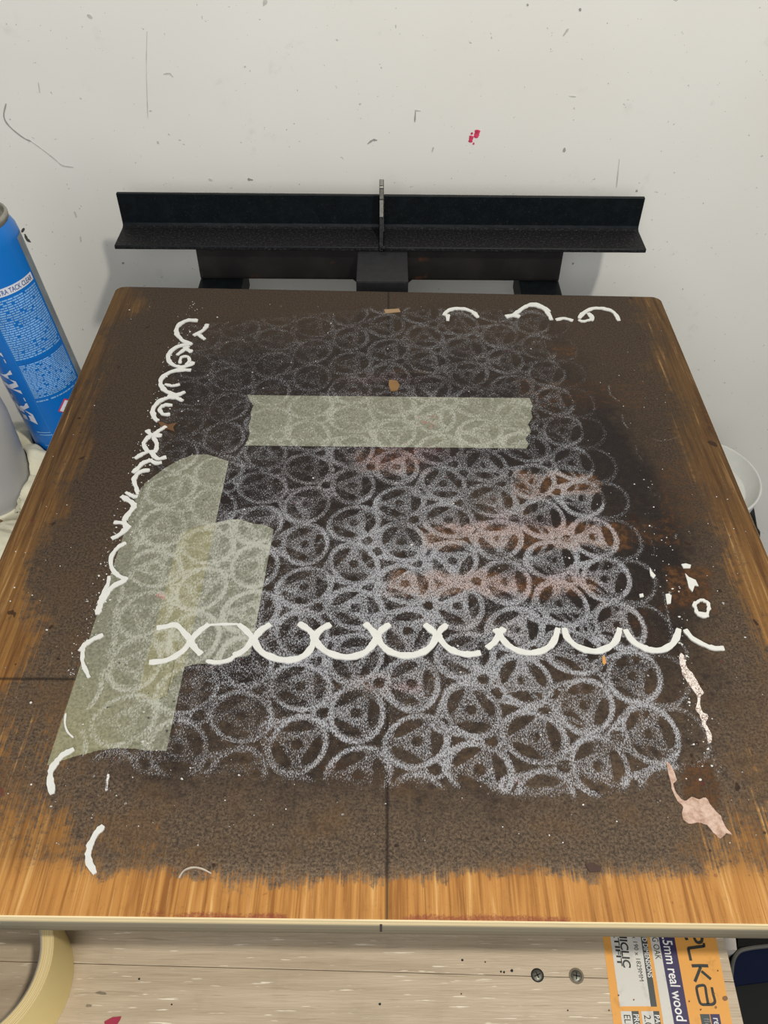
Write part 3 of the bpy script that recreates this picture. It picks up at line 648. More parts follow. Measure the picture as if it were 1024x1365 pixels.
def overlap(X, Y):
    t = (Y - ql[1]) / (pl[1] - ql[1]); xr = bxy(244, 900)[0] + (bxy(288, 698)[0] - bxy(244, 900)[0]) * (Y - bxy(244, 900)[1]) / (bxy(288, 698)[1] - bxy(244, 900)[1])
    return 0.75 * sm(0.0012, -0.0012, X - xr) + 0.05
tape('masking_tape_strip', [(180, 936), (190, 930), (205, 934), (222, 928), (232, 905), (246, 889), (262, 886), (290, 884), (310, 879), (334, 873)],
     [(240, 713), (252, 706), (270, 701), (290, 697), (308, 693), (322, 693), (338, 699), (352, 700), (365, 706)], 0.00032, 0.00055,
     'short masking tape strip overlapping the long one, ending at the white scallops', overlap)
tape('masking_tape_strip', [(327, 594), (331, 585), (333, 577), (331, 568), (335, 558), (334, 550), (338, 541), (333, 534), (330, 527)],
     [(702, 598), (705, 592), (700, 585), (708, 576), (704, 566), (710, 556), (708, 548), (710, 541), (706, 531)], 0.00005, 0.00028,
     'horizontal masking tape strip with ragged ends across the upper middle of the board', lambda X, Y: 0.12 + 0 * X, nu=90, nv=200)

# ================================================================= BLACK STEEL PRESS FRAME BEHIND THE BOARD
m = NT('black_steel'); n1 = m.noise(90, 5, 0.7); n2 = m.noise(420, 4, 0.75)
c = m.mix(m.sstep(n1, 0.4, 0.7), L((6, 12, 15)), L((15, 21, 24))); c = m.mix(m.math('MULTIPLY', m.sstep(n2, 0.60, 0.72), 0.5), c, L((62, 62, 62)))
m.col(c); m.rough(0.5); m.b.inputs['Specular IOR Level'].default_value = 0.2; m.bump(n2, 0.25, 0.0006); MST = m.m
m = NT('dusty_black_steel'); n2 = m.noise(380, 5, 0.8)
m.b.inputs['Specular IOR Level'].default_value = 0.25; c = m.mix(m.sstep(n2, 0.48, 0.70), L((15, 16, 18)), L((62, 59, 58))); m.col(c); m.rough(0.6); m.bump(n2, 0.4, 0.0008); MSD = m.m
m = NT('dark_steel_tube'); n1 = m.noise(25, 4, 0.6); c = m.mix(m.sstep(n1, 0.4, 0.7), L((20, 17, 16)), L((34, 30, 27)))
c = m.mix(m.math('MULTIPLY', m.sstep(m.noise(38, 3, 0.5), 0.66, 0.75), 0.7), c, L((74, 42, 20))); m.col(c); m.rough(0.5); MTB = m.m
frame = empty('press_frame', (0, 0.865, 0)); tag(frame, 'black steel angle-iron press frame standing behind the wooden board', 'frame')
def angle_iron(x0, x1):
    a, b, t, top = 0.8375, 0.8865, 0.0045, 0.0372; bm = bmesh.new()
    prof = [(a, -t), (b, -t), (b, top), (b - t, top), (b - t, 0.004), (b - t - 0.001, 0.0012), (b - t - 0.004, 0.0), (a + 0.0008, 0.0), (a, -0.001)]
    n = 24; rings = []
    for i in range(n + 1):
        x = x0 + (x1 - x0) * i / n; s_ = (x + 0.29) / 0.57
        rings.append([bm.verts.new((x, y + 0.0001 * math.sin(i * 2.1 + k), ZB + z - 0.001 * s_ * (z > 0.02))) for k, (y, z) in enumerate(prof)])
    for A_, B_ in zip(rings, rings[1:]):
        for k in range(len(prof)):
            bm.faces.new((A_[k], B_[k], B_[(k + 1) % len(prof)], A_[(k + 1) % len(prof)]))
    bm.faces.new(rings[0]); bm.faces.new(rings[-1][::-1]); bmesh.ops.recalc_face_normals(bm, faces=bm.faces[:])
    for f in bm.faces: f.material_index = 1 if (f.normal.z > 0.8 and f.calc_center_median().z < ZB + 0.01) or f.normal.y < -0.8 and f.calc_center_median().y < a + 0.002 else 0
    bmesh.ops.bevel(bm, geom=[e for e in bm.edges if e.is_boundary is False and len(e.link_faces) == 2 and e.calc_face_angle(0) > 1.2], offset=0.0006, segments=1, affect='EDGES')
    o = bm_obj('angle_iron', bm, [MST, MSD], frame); return o
angle_iron(-0.2935, -0.0075); angle_iron(-0.0025, 0.2815)
# upright fin between the two irons
m = NT('bare_steel_edge'); m.col(m.mix(m.noise(300, 4, 0.7), L((70, 68, 62)), L((176, 172, 160)))); m.rough(0.45); m.b.inputs['Metallic'].default_value = 0.3; MFE = m.m
bm = bmesh.new(); fx0, fx1 = -0.0074, -0.0026
prof = [(0.836, -0.004), (0.885, -0.004), (0.885, 0.052), (0.8835, 0.0545), (0.868, 0.0545), (0.866, 0.052), (0.866, 0.040), (0.862, 0.022), (0.850, 0.004)]
profile_x(bm, [(y, ZB + z) for y, z in prof], fx0, fx1)
for f in bm.faces: f.material_index = 0 if abs(f.normal.x) > 0.9 else (1 if f.calc_center_median().z > ZB + 0.016 else 2)
bmesh.ops.bevel(bm, geom=bm.edges[:], offset=0.0005, segments=1, affect='EDGES')
bm_obj('upright_fin', bm, [MST, MFE, MSD], frame)
bm = bmesh.new(); tube(bm, [(-0.006, 0.8345, ZB + 0.0003), (-0.003, 0.835, ZB + 0.001), (0.001, 0.8345, ZB + 0.0003)], [0.001, 0.0024, 0.001], 8); bm_obj('weld_bead', bm, MSD, frame, True)
# cross tube, arms and post
box_obj('cross_tube', (-0.2085, 0.846, ZB - 0.0445), (0.195, 0.884, ZB - 0.0046), MTB, frame, 0.003)
box_obj('support_arm', (-0.2085, 0.70, ZB - 0.075), (-0.160, 0.884, ZB - 0.045), MST, frame, 0.002)
box_obj('support_arm', (0.150, 0.70, ZB - 0.075), (0.195, 0.884, ZB - 0.045), MST, frame, 0.002)
box_obj('centre_arm', (-0.0305, 0.38, ZB - 0.062), (0.0235, 0.7755, ZB - TH - 0.0004), simple('grey_black_steel', (34, 34, 36), 0.55, var=0.3, scale=120, bump=0.3), frame, 0.003)
box_obj('centre_block', (-0.0305, 0.776, ZB - 0.066), (0.0235, 0.8455, ZB - 0.0047), simple('worn_black_steel', (20, 20, 23), 0.6, var=0.35, scale=140, bump=0.3), frame, 0.002)
box_obj('post', (-0.0305, 0.40, 0.012), (0.0235, 0.45, ZB - 0.0625), MTB, frame, 0.002)
box_obj('base_plate', (-0.20, 0.37, 0.0), (0.19, 0.62, 0.012), MTB, frame, 0.002)
for x in (-0.034, 0.0238):
    bm = bmesh.new(); sgn = -1 if x < 0 else 1
    pts = [(x, 0.8457), (x + sgn * 0.001, 0.8457)]
    xi = -0.0307 if sgn < 0 else 0.0237
    v = [bm.verts.new(p) for p in [(xi, 0.847, ZB - 0.0446), (xi + sgn * 0.006, 0.847, ZB - 0.0446), (xi, 0.847, ZB - 0.050), (xi, 0.88, ZB - 0.0446), (xi + sgn * 0.006, 0.88, ZB - 0.0446), (xi, 0.88, ZB - 0.050)]]
    for q_ in ((0, 1, 2), (3, 5, 4), (0, 3, 4, 1), (1, 4, 5, 2), (0, 2, 5, 3)): bm.faces.new([v[i] for i in q_])
    bmesh.ops.recalc_face_normals(bm, faces=bm.faces[:]); bm_obj('gusset', bm, MTB, frame)
box_obj('post_tube', (-0.0305, 0.848, ZB - 0.17), (0.0235, 0.882, ZB - 0.0447), MTB, frame, 0.002)

# ================================================================= WOODEN SHELF UNDER THE BOARD'S FRONT EDGE
ZS = -0.085
bench = empty('plank_bench', (0, 0.15, 0)); tag(bench, 'pale greige wooden plank bench under the front edge of the board', 'bench')
def plank_mat(name, sd):
    m = NT(name)
    a = m.noise(1, 4, 0.6, m.coords((9, 120, 20))); b = m.noise(1, 2, 0.5, m.coords((55, 950, 20), (0, 0, 0))); k = m.noise(45, 4, 0.6)
    c = m.mix(m.sstep(a, 0.3, 0.7), L((172, 154, 128)), L((192, 174, 148)))
    c = m.mix(m.math('MULTIPLY', m.sstep(b, 0.665, 0.72), 0.9), c, L((236, 226, 204)))
    c = m.mix(m.math('MULTIPLY', m.sstep(m.noise(1, 2, 0.5, m.coords((40, 700, 20), (0, 0, 0.01))), 0.62, 0.70), 0.35), c, L((140, 122, 98)))
    c = m.mix(m.math('MULTIPLY', m.sstep(k, 0.5, 0.75), 0.25), c, L((150, 136, 112)))
    m.col(c); m.rough(0.5); m.bump(m.math('ADD', b, a), 0.35, 0.0005); return m.m
MP = plank_mat('greige_plank', 0)
sA = oz(100, 1284, ZS); sB = oz(975, 1308.5, ZS); er0 = oz(965, 1248, ZS); er1 = oz(991.5, 1365, ZS)
sl = (sB[1] - sA[1]) / (sB[0] - sA[0]); seam = lambda x: sA[1] + (x - sA[0]) * sl
xr = lambda y: er0[0] + (er1[0] - er0[0]) * (y - er0[1]) / (er1[1] - er0[1])
XL = -0.36
for ya, yb in ((lambda x: seam(x) + 0.00015, lambda x: seam(x) + 0.095), (lambda x: seam(x) - 0.095, lambda x: seam(x) - 0.00015), (lambda x: seam(x) + 0.0955, lambda x: seam(x) + 0.165)):
    bm = bmesh.new(); x2 = xr(ya(0.2)); x3 = xr(yb(0.2))
    prism(bm, [(XL, ya(XL)), (x2, ya(x2)), (x3, yb(x3)), (XL, yb(XL))], ZB + ZS - 0.018, ZB + ZS)
    bmesh.ops.bevel(bm, geom=[e for e in bm.edges if all(v.co.z > ZB + ZS - 0.001 for v in e.verts)], offset=0.00025, segments=1, affect='EDGES')
    bm_obj('plank', bm, MP, bench)
for x, y in ((-0.34, 0.06), (0.14, 0.06), (-0.34, 0.25), (0.14, 0.25)):
    box_obj('leg', (x, y, 0), (x + 0.035, y + 0.035, ZB + ZS - 0.018), MP, bench, 0.002)
# screws
m = NT('screw_metal'); m.col(m.mix(m.noise(900, 3, 0.7), L((50, 50, 44)), L((150, 148, 134)))); m.rough(0.4); m.b.inputs['Metallic'].default_value = 0.6; MSW = m.m
MDKR = simple('screw_recess', (22, 22, 20), 0.8)
MRIM = simple('screw_hole_rim', (120, 108, 88), 0.8)
for i, (px, py, R) in enumerate([(716.5, 1300, 0.0031), (768.5, 1301, 0.0032)]):
    c_ = oz(px, py, ZS); z = ZB + ZS
    sc_ = empty('screw', (c_[0], c_[1], z)); tag(sc_, ['dark cross-head screw in the plank bench, the left one of two', 'worn cross-head screw with a frayed hole in the plank bench, the right one of two'][i], 'screw', 'screws in the plank bench')
    bm = bmesh.new(); lathe(bm, [(0, 0.0006), (R * 0.55, 0.0006), (R * 0.9, 0.0003), (R, 0.0)], (c_[0], c_[1], z), 24); bm_obj('head', bm, MSW, sc_, True)
    bm = bmesh.new()
    for a in (0.4 + i, 0.4 + i + math.pi / 2):
        d = np.array([math.cos(a), math.sin(a)]); q_ = np.array([-d[1], d[0]]); p0 = c_[:2]
        pts = [p0 + d * R * 0.62 + q_ * R * 0.10, p0 + d * R * 0.62 - q_ * R * 0.10, p0 - d * R * 0.62 - q_ * R * 0.10, p0 - d * R * 0.62 + q_ * R * 0.10]; prism(bm, pts, z, z + 0.00075)
    bm_obj('cross_slot', bm, MDKR, sc_)
    bm = bmesh.new(); lathe(bm, [(R * 1.0, 0.0), (R * 1.0, 0.0003), (R * (1.18 + 0.14 * i), 0.0002), (R * (1.22 + 0.14 * i), 0)], (c_[0], c_[1], z), 24); bm_obj('frayed_rim', bm, [MDKR, MRIM][i], sc_)
def bench_mark(px, mat, name, zt=0.0003):
    bm = bmesh.new(); prism(bm, [oz(x, y, ZS)[:2] for x, y in px], ZB + ZS - 0.0001, ZB + ZS + zt); return bm_obj(name, bm, mat, bench)
bench_mark([(139, 1362), (150, 1356), (162, 1355), (160, 1360), (155, 1368), (140, 1368)], simple('crimson_paint', (158, 42, 66), 0.6), 'red_paint_mark')
for x, y, r_ in [(185.5, 1305, 1.6), (506.5, 1338.5, 1.8), (616.5, 1280, 1.7), (647, 1282.5, 1), (668, 1295.5, 1.4), (672, 1296, 1.6), (682.5, 1294, 2.0), (615, 1325, 1), (229, 1339, 1.2), (757, 1347, 1.2)]:
    bench_mark(blobpoly(x, y, r_, r_, 7, 0.15), MDKR, 'nail_hole', 0.0002)
bench_mark(blobpoly(135, 1324, 7, 2.2, 9, 0.4), simple('grey_smudge', (120, 108, 90), 0.8), 'smudge', 0.0002)
bench_mark(blobpoly(118, 1341, 4, 1.6, 9, 0.4), simple('grey_smudge_pale', (138, 124, 104), 0.8), 'smudge', 0.0002)

# ---------------------------------------------------------------- the flooring maker's label on the bench
def paper(name, rgb, dirt=0.14):
    m = NT(name); c = L(rgb); k = m.noise(110, 5, 0.7)
    c2 = m.mix(m.math('MULTIPLY', m.sstep(k, 0.52, 0.72), dirt * 3), c, tuple(x * 0.55 for x in c[:3]) + (1,)); m.col(c2); m.rough(0.5); return m.m
MOR = paper('label_orange', (222, 158, 74)); MWH = paper('label_white', (206, 202, 192)); MNV = paper('label_navy', (56, 48, 84), 0.05); MGY = paper('label_grey', (70, 74, 72), 0.05); MTX = simple('label_print_dark', (46, 50, 46), 0.6); MTW = simple('label_print_white', (226, 224, 220), 0.6)
lab = empty('flooring_label', oz(880, 1300, ZS)); tag(lab, 'orange and white printed flooring label glued to the right end of the plank bench', 'label')
def lx(xa, xb, y):                          # point on a label line that runs from (xa,1247) to (xb,1365)
    return xa + (xb - xa) * (y - 1247) / 118.0
def lpatch(name, l0, l1, y0, y1, mat, z):
    bm = bmesh.new(); pts = [(lx(*l0, y0), y0), (lx(*l1, y0), y0), (lx(*l1, y1), y1), (lx(*l0, y1), y1)]
    prism(bm, [oz(x, y, ZS)[:2] for x, y in pts], ZB + ZS + z - 0.00012, ZB + ZS + z); return bm_obj(name, bm, mat, lab)
E0 = (803.7, 817.8); E1 = (813.4, 829.5); E2 = (853.8, 871); E3 = (861.7, 879.3); E4 = (866, 884.6); E5 = (877.5, 898.6); E6 = (898.6, 919.7); E7 = (953.8, 976.3)
YT = 1190; YB_ = 1430
lpatch('orange_backing', E0, E7, YT, YB_, MOR, 0.00015)
lpatch('white_panel', E1, E2, YT, 1341.5, MWH, 0.00025); lpatch('grey_bar', E2, E3, YT, 1342, MGY, 0.00025)
lpatch('white_strip', E4, E5, YT, YB_, MWH, 0.00025); lpatch('navy_stripe', E5, E6, YT, YB_, MNV, 0.00025)
lpatch('white_box', (813.5, 829.5), (828, 844), 1348, YB_, MWH, 0.00025); lpatch('grey_box', (828, 844), (837.5, 853.5), 1348, YB_, MGY, 0.00025)
lpatch('white_box', (841, 857), (856.5, 873), 1348, YB_, MWH, 0.00025); lpatch('grey_box', (856.5, 873), (864.5, 881), 1348, YB_, MGY, 0.00025)
lpatch('grey_box', (913.5, 935.5), (926, 948), 1352, YB_, MGY, 0.00025); lpatch('navy_box', (927, 949), (939.5, 961.5), 1352, YB_, MNV, 0.00025)
def ltext(txt, pa, pb, capw, mat, bold=0.0, z=0.00033, shear=0.0):
    """text reading from photo point pa to pb along the bench, letters capw metres tall"""
    co, fc = font_mesh(txt, bold, shear); a = oz(*pa, ZS)[:2]; b = oz(*pb, ZS)[:2]; d = b - a; Ln = np.linalg.norm(d); d = d / Ln; q_ = np.array([-d[1], d[0]])
    w0, w1 = co[:, 0].min(), co[:, 0].max(); hh = 0.70
    X = (co[:, 0] - w0) / (w1 - w0) * Ln; Yv = co[:, 1] / hh * capw
    P = a[None] + X[:, None] * d[None] + Yv[:, None] * q_[None]
    me = bpy.data.meshes.new('lettering'); me.from_pydata(np.c_[P, np.full(len(P), ZB + ZS + z)].tolist(), [], fc); me.update()
    o = link('lettering', me, mat); parent_keep(o, lab); return o
ltext('3.5mm real wood en', (lx(882, 903, 1242), 1242), (lx(882, 903, 1384), 1384), 0.0056, MTW, 0.012)
ltext('LIVING OAK', (lx(868.5, 889, 1228), 1228), (lx(868.5, 889, 1279), 1279), 0.0036, MTX, 0.0)
ltext('AND DIMENSIONS', (lx(855.3, 873.5, 1239), 1239), (lx(855.3, 873.5, 1303), 1303), 0.0028, MTW, 0.008)
ltext('14 x 190 x 1829MM', (lx(842.5, 862, 1238), 1238), (lx(842.5, 862, 1308), 1308), 0.0026, MTX, 0.0)
ltext('UNICLIC', (lx(825.5, 841, 1229), 1229), (lx(825.5, 841, 1290), 1290), 0.0044, MTX, 0.025)
ltext('MULTIFIT', (lx(818, 834, 1218), 1218), (lx(818, 834, 1288), 1288), 0.0028, MTX, 0.025)
ltext('ELK', (lx(816.5, 833, 1353), 1353), (lx(816.5, 833, 1372), 1372), 0.0038, MTX)
ltext('PRO', (lx(830, 846, 1352), 1352), (lx(830, 846, 1370), 1370), 0.0030, MTW, 0.01)
ltext('2.0', (lx(844, 860, 1353), 1353), (lx(844, 860, 1369), 1369), 0.0038, MTX)
ltext('PAC', (lx(858, 874, 1353), 1353), (lx(858, 874, 1371), 1371), 0.0028, MTW, 0.01)
ltext('rea', (lx(930, 952, 1357), 1357), (lx(930, 952, 1372), 1372), 0.0038, MTW, 0.01)
ltext('flo', (lx(917.5, 939.5, 1357), 1357), (lx(917.5, 939.5, 1370), 1370), 0.0036, simple('grey_print', (128, 130, 126), 0.6))
def lstroke(px, wpx, name='lettering', mat=MTX, closed=False, per=4):
    P = [oz(880 + x / 7.11, 1235 + y / 7.11, ZS)[:2] for x, y in spline(px, per, closed)]
    bm = bmesh.new(); ribbon(bm, P, wpx / 7.11 * 0.00046, ZB + ZS + 0.0002, ZB + ZS + 0.00036, 0, closed, False)
    bmesh.ops.recalc_face_normals(bm, faces=bm.faces[:]); return bm_obj(name, bm, mat, lab)
lstroke([(236, 60), (243, 100), (255, 130)], 28); lstroke([(318, 60), (324, 110), (345, 148), (372, 155), (395, 140), (398, 100), (390, 60)], 24)
lstroke([(415, 160), (418, 195)], 22, per=1); lstroke([(416, 188), (330, 200), (275, 208), (270, 225), (282, 280), (292, 325)], 24)
lstroke([(300, 375), (380, 373), (456, 375)], 26); lstroke([(385, 385), (330, 525)], 24, per=1); lstroke([(392, 425), (482, 502)], 24, per=1)
lstroke([(490, 578), (505, 650), (520, 710), (500, 738), (440, 742), (392, 738), (370, 700), (348, 605), (352, 572), (390, 560), (425, 568), (438, 640), (455, 735)], 22)
lstroke([(528, 758), (536, 768), (528, 778), (520, 768)], 4, closed=True)
bm = bmesh.new(); prism(bm, [oz(x, y, ZS)[:2] for x, y in blobpoly(967, 1331, 3.6, 3.6, 9, 0.15)], ZB + ZS - 0.0001, ZB + ZS + 0.0003); bm_obj('brown_dot', bm, simple('brown_ink_dot', (132, 96, 62), 0.7), lab)
bm = bmesh.new()
for x, y in [(824.5, 1327), (957, 1294), (934, 1346), (812, 1347), (919, 1335), (952, 1325), (845, 1333)]: prism(bm, [oz(px, py, ZS)[:2] for px, py in blobpoly(x, y, 1.2, 1.2, 6, 0.3)], ZB + ZS + 0.0001, ZB + ZS + 0.0004)
tag(bm_obj('specks', bm, simple('label_speck', (120, 78, 40), 0.7), lab), kind='stuff')

# ---------------------------------------------------------------- roll of masking tape lying on the bench
ZR = ZS + 0.042; cR = np.array([-0.2145, 0.1375]); RO = 0.0455; RI = 0.0390
def scale_about(px, z):
    return oz(*px, z)
def fit(pts, z):
    P = np.array([oz(x, y, z)[:2] for x, y in pts]); A_ = np.c_[2 * P, np.ones(len(P))]; b_ = (P ** 2).sum(1); s_ = np.linalg.lstsq(A_, b_, rcond=None)[0]
    return s_[:2], math.sqrt(s_[2] + s_[0] ** 2 + s_[1] ** 2)
cT, rT = fit([(69.5, 1239), (65, 1280), (58.6, 1305), (43, 1333), (15.6, 1364)], ZR); cB, rB = fit([(98, 1266), (101, 1290), (96, 1321), (80, 1362)], ZS)
print('ROLL', cT, rT, cB, rB)
cR = (cT + cB) / 2; RO = (rT + rB) / 2; ew = (oz(69.5, 1255, ZR)[0] - oz(51.5, 1255, ZR)[0]); RI = RO - ew
roll = empty('masking_tape_roll', (cR[0], cR[1], ZB + ZS)); tag(roll, 'nearly used-up roll of yellow masking tape lying flat on the plank bench', 'tape roll')
m = NT('tape_outside'); m.col(m.mix(m.noise(20, 3, 0.5), L((212, 190, 126)), L((224, 204, 142)))); m.rough(0.5); m.bump(m.noise(260, 3, 0.5), 0.15, 0.0005); MTO = m.m
m = NT('tape_layers'); geo = m.n('ShaderNodeTexCoord'); sx = m.n('ShaderNodeSeparateXYZ'); m.l(geo.outputs['Object'], sx.inputs[0])
rr = m.math('SQRT', m.math('ADD', m.math('POWER', m.math('SUBTRACT', sx.outputs[0], 0.0), 2), m.math('POWER', sx.outputs[1], 2)))
no = m.n('ShaderNodeTexNoise', noise_dimensions='1D'); no.inputs['Scale'].default_value = 2600; no.inputs['Detail'].default_value = 3; m.l(rr, no.inputs['W'])
m.col(m.mix(m.sstep(no.outputs['Fac'], 0.35, 0.65), L((168, 142, 90)), L((226, 206, 154)))); m.rough(0.75); MTL = m.m
MCB = simple('cardboard_core', (150, 140, 124), 0.8, bump=0.2)
def lathe_obj(name, prof, mat, parent, n=96, smooth=True, loc=None):
    me = bmesh.new(); lathe(me, prof, (0, 0, 0), n); o = bm_obj(name, me, mat, None, smooth); o.parent = parent
    if loc: o.location = loc
    return o
H_ = ZR - ZS
lathe_obj('tape_outside', [(RO, 0.0002), (RO + 0.0001, H_ * 0.5), (RO, H_ - 0.0003)], MTO, roll)
lathe_obj('tape_edge', [(RO, H_ - 0.0003), (RO - 0.0004, H_), (RI + 0.0012, H_), (RI + 0.0012, H_ - 0.0004)], MTL, roll, smooth=False)
lathe_obj('cardboard_core', [(RI + 0.0012, H_ - 0.0004), (RI, H_ - 0.0006), (RI, 0.0002), (RI + 0.0012, 0.0002)], MCB, roll)
lathe_obj('tape_underside', [(RI + 0.0012, 0.0002), (RO, 0.0002)], MTL, roll, smooth=False)

# ================================================================= AEROSOL CAN
CR = 0.0330
can_ax = np.array([-0.3150, 0.625]); 
def canz(px, py): return oy(px, py, can_ax[1] - CR * 0.8)[2]
ztop = oy(5, 300, can_ax[1])[2] ; 
can = empty('aerosol_can', (can_ax[0], can_ax[1], ZB - 0.115)); tag(can, 'blue spray adhesive aerosol can with white small print leaning close to the board\'s left edge', 'can')
can['label'] = 'blue spray adhesive aerosol can without cap, left of the board'
m = NT('can_blue'); m.col(m.mix(m.noise(12, 2, 0.5), L((0, 98, 180)), L((0, 110, 190)))); m.rough(0.32); MCAN = m.m
m = NT('can_metal'); m.col(m.mix(m.noise(90, 3, 0.6), L((120, 116, 106)), L((178, 174, 162)))); m.rough(0.38); m.b.inputs['Metallic'].default_value = 0.55; MCM = m.m
MSEAM = simple('can_grey_seam', (138, 146, 152), 0.4, 0.3)
CH = (oy(23, 300, can_ax[1])[2]) - (ZB - 0.115)      # shoulder height
print('CAN height', CH)
lathe_obj('can_body', [(0, 0), (CR * 0.9, 0), (CR * 0.985, 0.002), (CR, 0.006), (CR, CH - 0.012), (CR * 0.985, CH - 0.006), (CR * 0.93, CH - 0.001), (CR * 0.90, CH + 0.001)], MCAN, can)
lathe_obj('top_rim', [(CR * 0.90, CH + 0.001), (CR * 0.92, CH + 0.002), (CR * 0.93, CH + 0.005), (CR * 0.91, CH + 0.007), (CR * 0.87, CH + 0.0072), (CR * 0.85, CH + 0.005), (CR * 0.84, CH + 0.001)], MCM, can)
lathe_obj('top_dome', [(CR * 0.84, CH + 0.001), (CR * 0.72, CH + 0.0005), (CR * 0.60, CH + 0.004), (CR * 0.45, CH + 0.008), (CR * 0.40, CH + 0.012), (CR * 0.36, CH + 0.012), (CR * 0.32, CH + 0.009), (0, CH + 0.009)], MCM, can)
can.location.x += 0.012; can.rotation_euler = (0, math.radians(-6.0), 0)
def az(a): return math.radians(a)
def wrap_patch(name, a0, a1, z0, z1, mat, off=0.0002, n=24):
    bm = bmesh.new(); R_ = CR + off; lo = []; hi = []
    for i in range(n + 1):
        a = az(a0 + (a1 - a0) * i / n); lo.append(bm.verts.new((R_ * math.cos(a), R_ * math.sin(a), z0))); hi.append(bm.verts.new((R_ * math.cos(a), R_ * math.sin(a), z1)))
    for i in range(n): bm.faces.new((lo[i], lo[i + 1], hi[i + 1], hi[i]))
    o = bm_obj(name, bm, mat, None, True); o.parent = can; return o
def wrap_text(txt, a0, z0, height, width, mat, vertical=False, bold=0.0, shear=0.0, off=0.0004, name='lettering'):
    co, fc = font_mesh(txt, bold, shear); X = co[:, 0] - co[:, 0].min(); X = X / X.max() * width; Y = co[:, 1] / 0.70 * height
    if vertical: A_ = -Y / CR; Z_ = X         # reads upwards, letter feet to the right
    else: A_ = X / CR; Z_ = Y
    R_ = CR + off; a = az(a0) + A_
    me = bpy.data.meshes.new(name); me.from_pydata(np.c_[R_ * np.cos(a), R_ * np.sin(a), z0 + Z_].tolist(), [], fc); me.update()
    o = link(name, me, mat); o.parent = can; return o
zc0 = ZB - 0.115
zband_t = oy(48, 366, can_ax[1] - 0.005)[2] - zc0
# panel of small print
m = NT('can_print_panel'); m.col(L((20, 98, 172))); m.rough(0.35); MPNL = m.m
MLT = simple('can_small_print', (120, 168, 214), 0.45, var=0.15); MCW = simple('can_white_print', (206, 208, 216), 0.45, var=0.05); MBT = simple('can_band_text', (60, 90, 140), 0.5)
A0, A1 = -86, -8
zb = zband_t
print('band', zb, 'CH', CH)
wrap_patch('seam_strip', -3, 22, 0.006, CH - 0.012, MSEAM, 0.00015, 10)
wrap_patch('white_band', -150, A1 + 1, zb - 0.0068, zb, MCW, 0.0002, 40)
wrap_text('EXTRA TACK CLEAR', -75, zb - 0.0055, 0.0042, CR * az(65), MBT, bold=0.01)
PB = zb - 0.152
wrap_patch('panel_edge_line', A0 - 2.0, A0 - 1.2, 0.006, zb - 0.0068, simple('can_light_blue_line', (40, 130, 200), 0.4), 0.00025, 1)
def text_lines(z_hi, z_lo, pitch, seed, hgt):
    r = random.Random(seed); bm = bmesh.new(); z = z_hi
    while z > z_lo:
        a = A0
        while a < A1:
            wd = r.uniform(2.0, 9.0); b_ = min(a + wd, A1); n = max(1, int((b_ - a) / 3)); R_ = CR + 0.0004
            lo = [bm.verts.new((R_ * math.cos(az(a + (b_ - a) * i / n)), R_ * math.sin(az(a + (b_ - a) * i / n)), z - hgt)) for i in range(n + 1)]
            hi = [bm.verts.new((R_ * math.cos(az(a + (b_ - a) * i / n)), R_ * math.sin(az(a + (b_ - a) * i / n)), z)) for i in range(n + 1)]
            for i in range(n): bm.faces.new((lo[i], lo[i + 1], hi[i + 1], hi[i]))
            a = b_ + (r.uniform(0.7, 1.2) if r.random() < 0.9 else r.uniform(3, 6))
        z -= pitch
    o = bm_obj('small_print_lines', bm, MLT, None, True); o.parent = can; tag(o, kind='stuff')
text_lines(zb - 0.0095, zb - 0.066, 0.0021, 1, 0.0013); text_lines(zb - 0.071, zb - 0.105, 0.0017, 2, 0.0011)
wrap_patch('rule_line', A0 + 6, A1, zb - 0.0695, zb - 0.0680, MPNL, 0.0005)
text_lines(zb - 0.109, zb - 0.111, 0.0021, 3, 0.0014)
# hazard diamond
def diamond(s_, mat, off):
    bm = bmesh.new(); a0 = az(-46); zc_ = zb - 0.1245; vs_ = []
    for da, dz in ((0, 1), (1, 0), (0, -1), (-1, 0)):
        a = a0 + da * s_ / CR; vs_.append(bm.verts.new(((CR + off) * math.cos(a), (CR + off) * math.sin(a), zc_ + dz * s_)))
    v0 = bm.verts.new(((CR + off + 0.0003) * math.cos(a0), (CR + off + 0.0003) * math.sin(a0), zc_))
    for i in range(4): bm.faces.new((vs_[i], v0, vs_[(i + 1) % 4]))
    bmesh.ops.recalc_face_normals(bm, faces=bm.faces[:]); o = bm_obj('hazard_diamond', bm, mat, None); o.parent = can
diamond(0.0095, simple('hazard_red', (190, 50, 70), 0.5), 0.0007); diamond(0.0080, MCW, 0.0011)
bm = bmesh.new(); a0 = az(-46); zc_ = zb - 0.1245
fl = [(0, 0.0045), (0.0012, 0.002), (0.003, 0.0025), (0.0018, -0.001), (0.0028, -0.003), (0, -0.0035), (-0.0028, -0.003), (-0.0018, -0.001), (-0.003, 0.002), (-0.0012, 0.0015)]
vv = [bm.verts.new(((CR + 0.0017) * math.cos(a0 + dx / CR), (CR + 0.0017) * math.sin(a0 + dx / CR), zc_ + dz)) for dx, dz in fl]
cv = bm.verts.new(((CR + 0.0018) * math.cos(a0), (CR + 0.0018) * math.sin(a0), zc_))
for i in range(len(vv)): bm.faces.new((vv[i], vv[(i + 1) % len(vv)], cv))
o = bm_obj('flame_symbol', bm, MDKR, None); o.parent = can
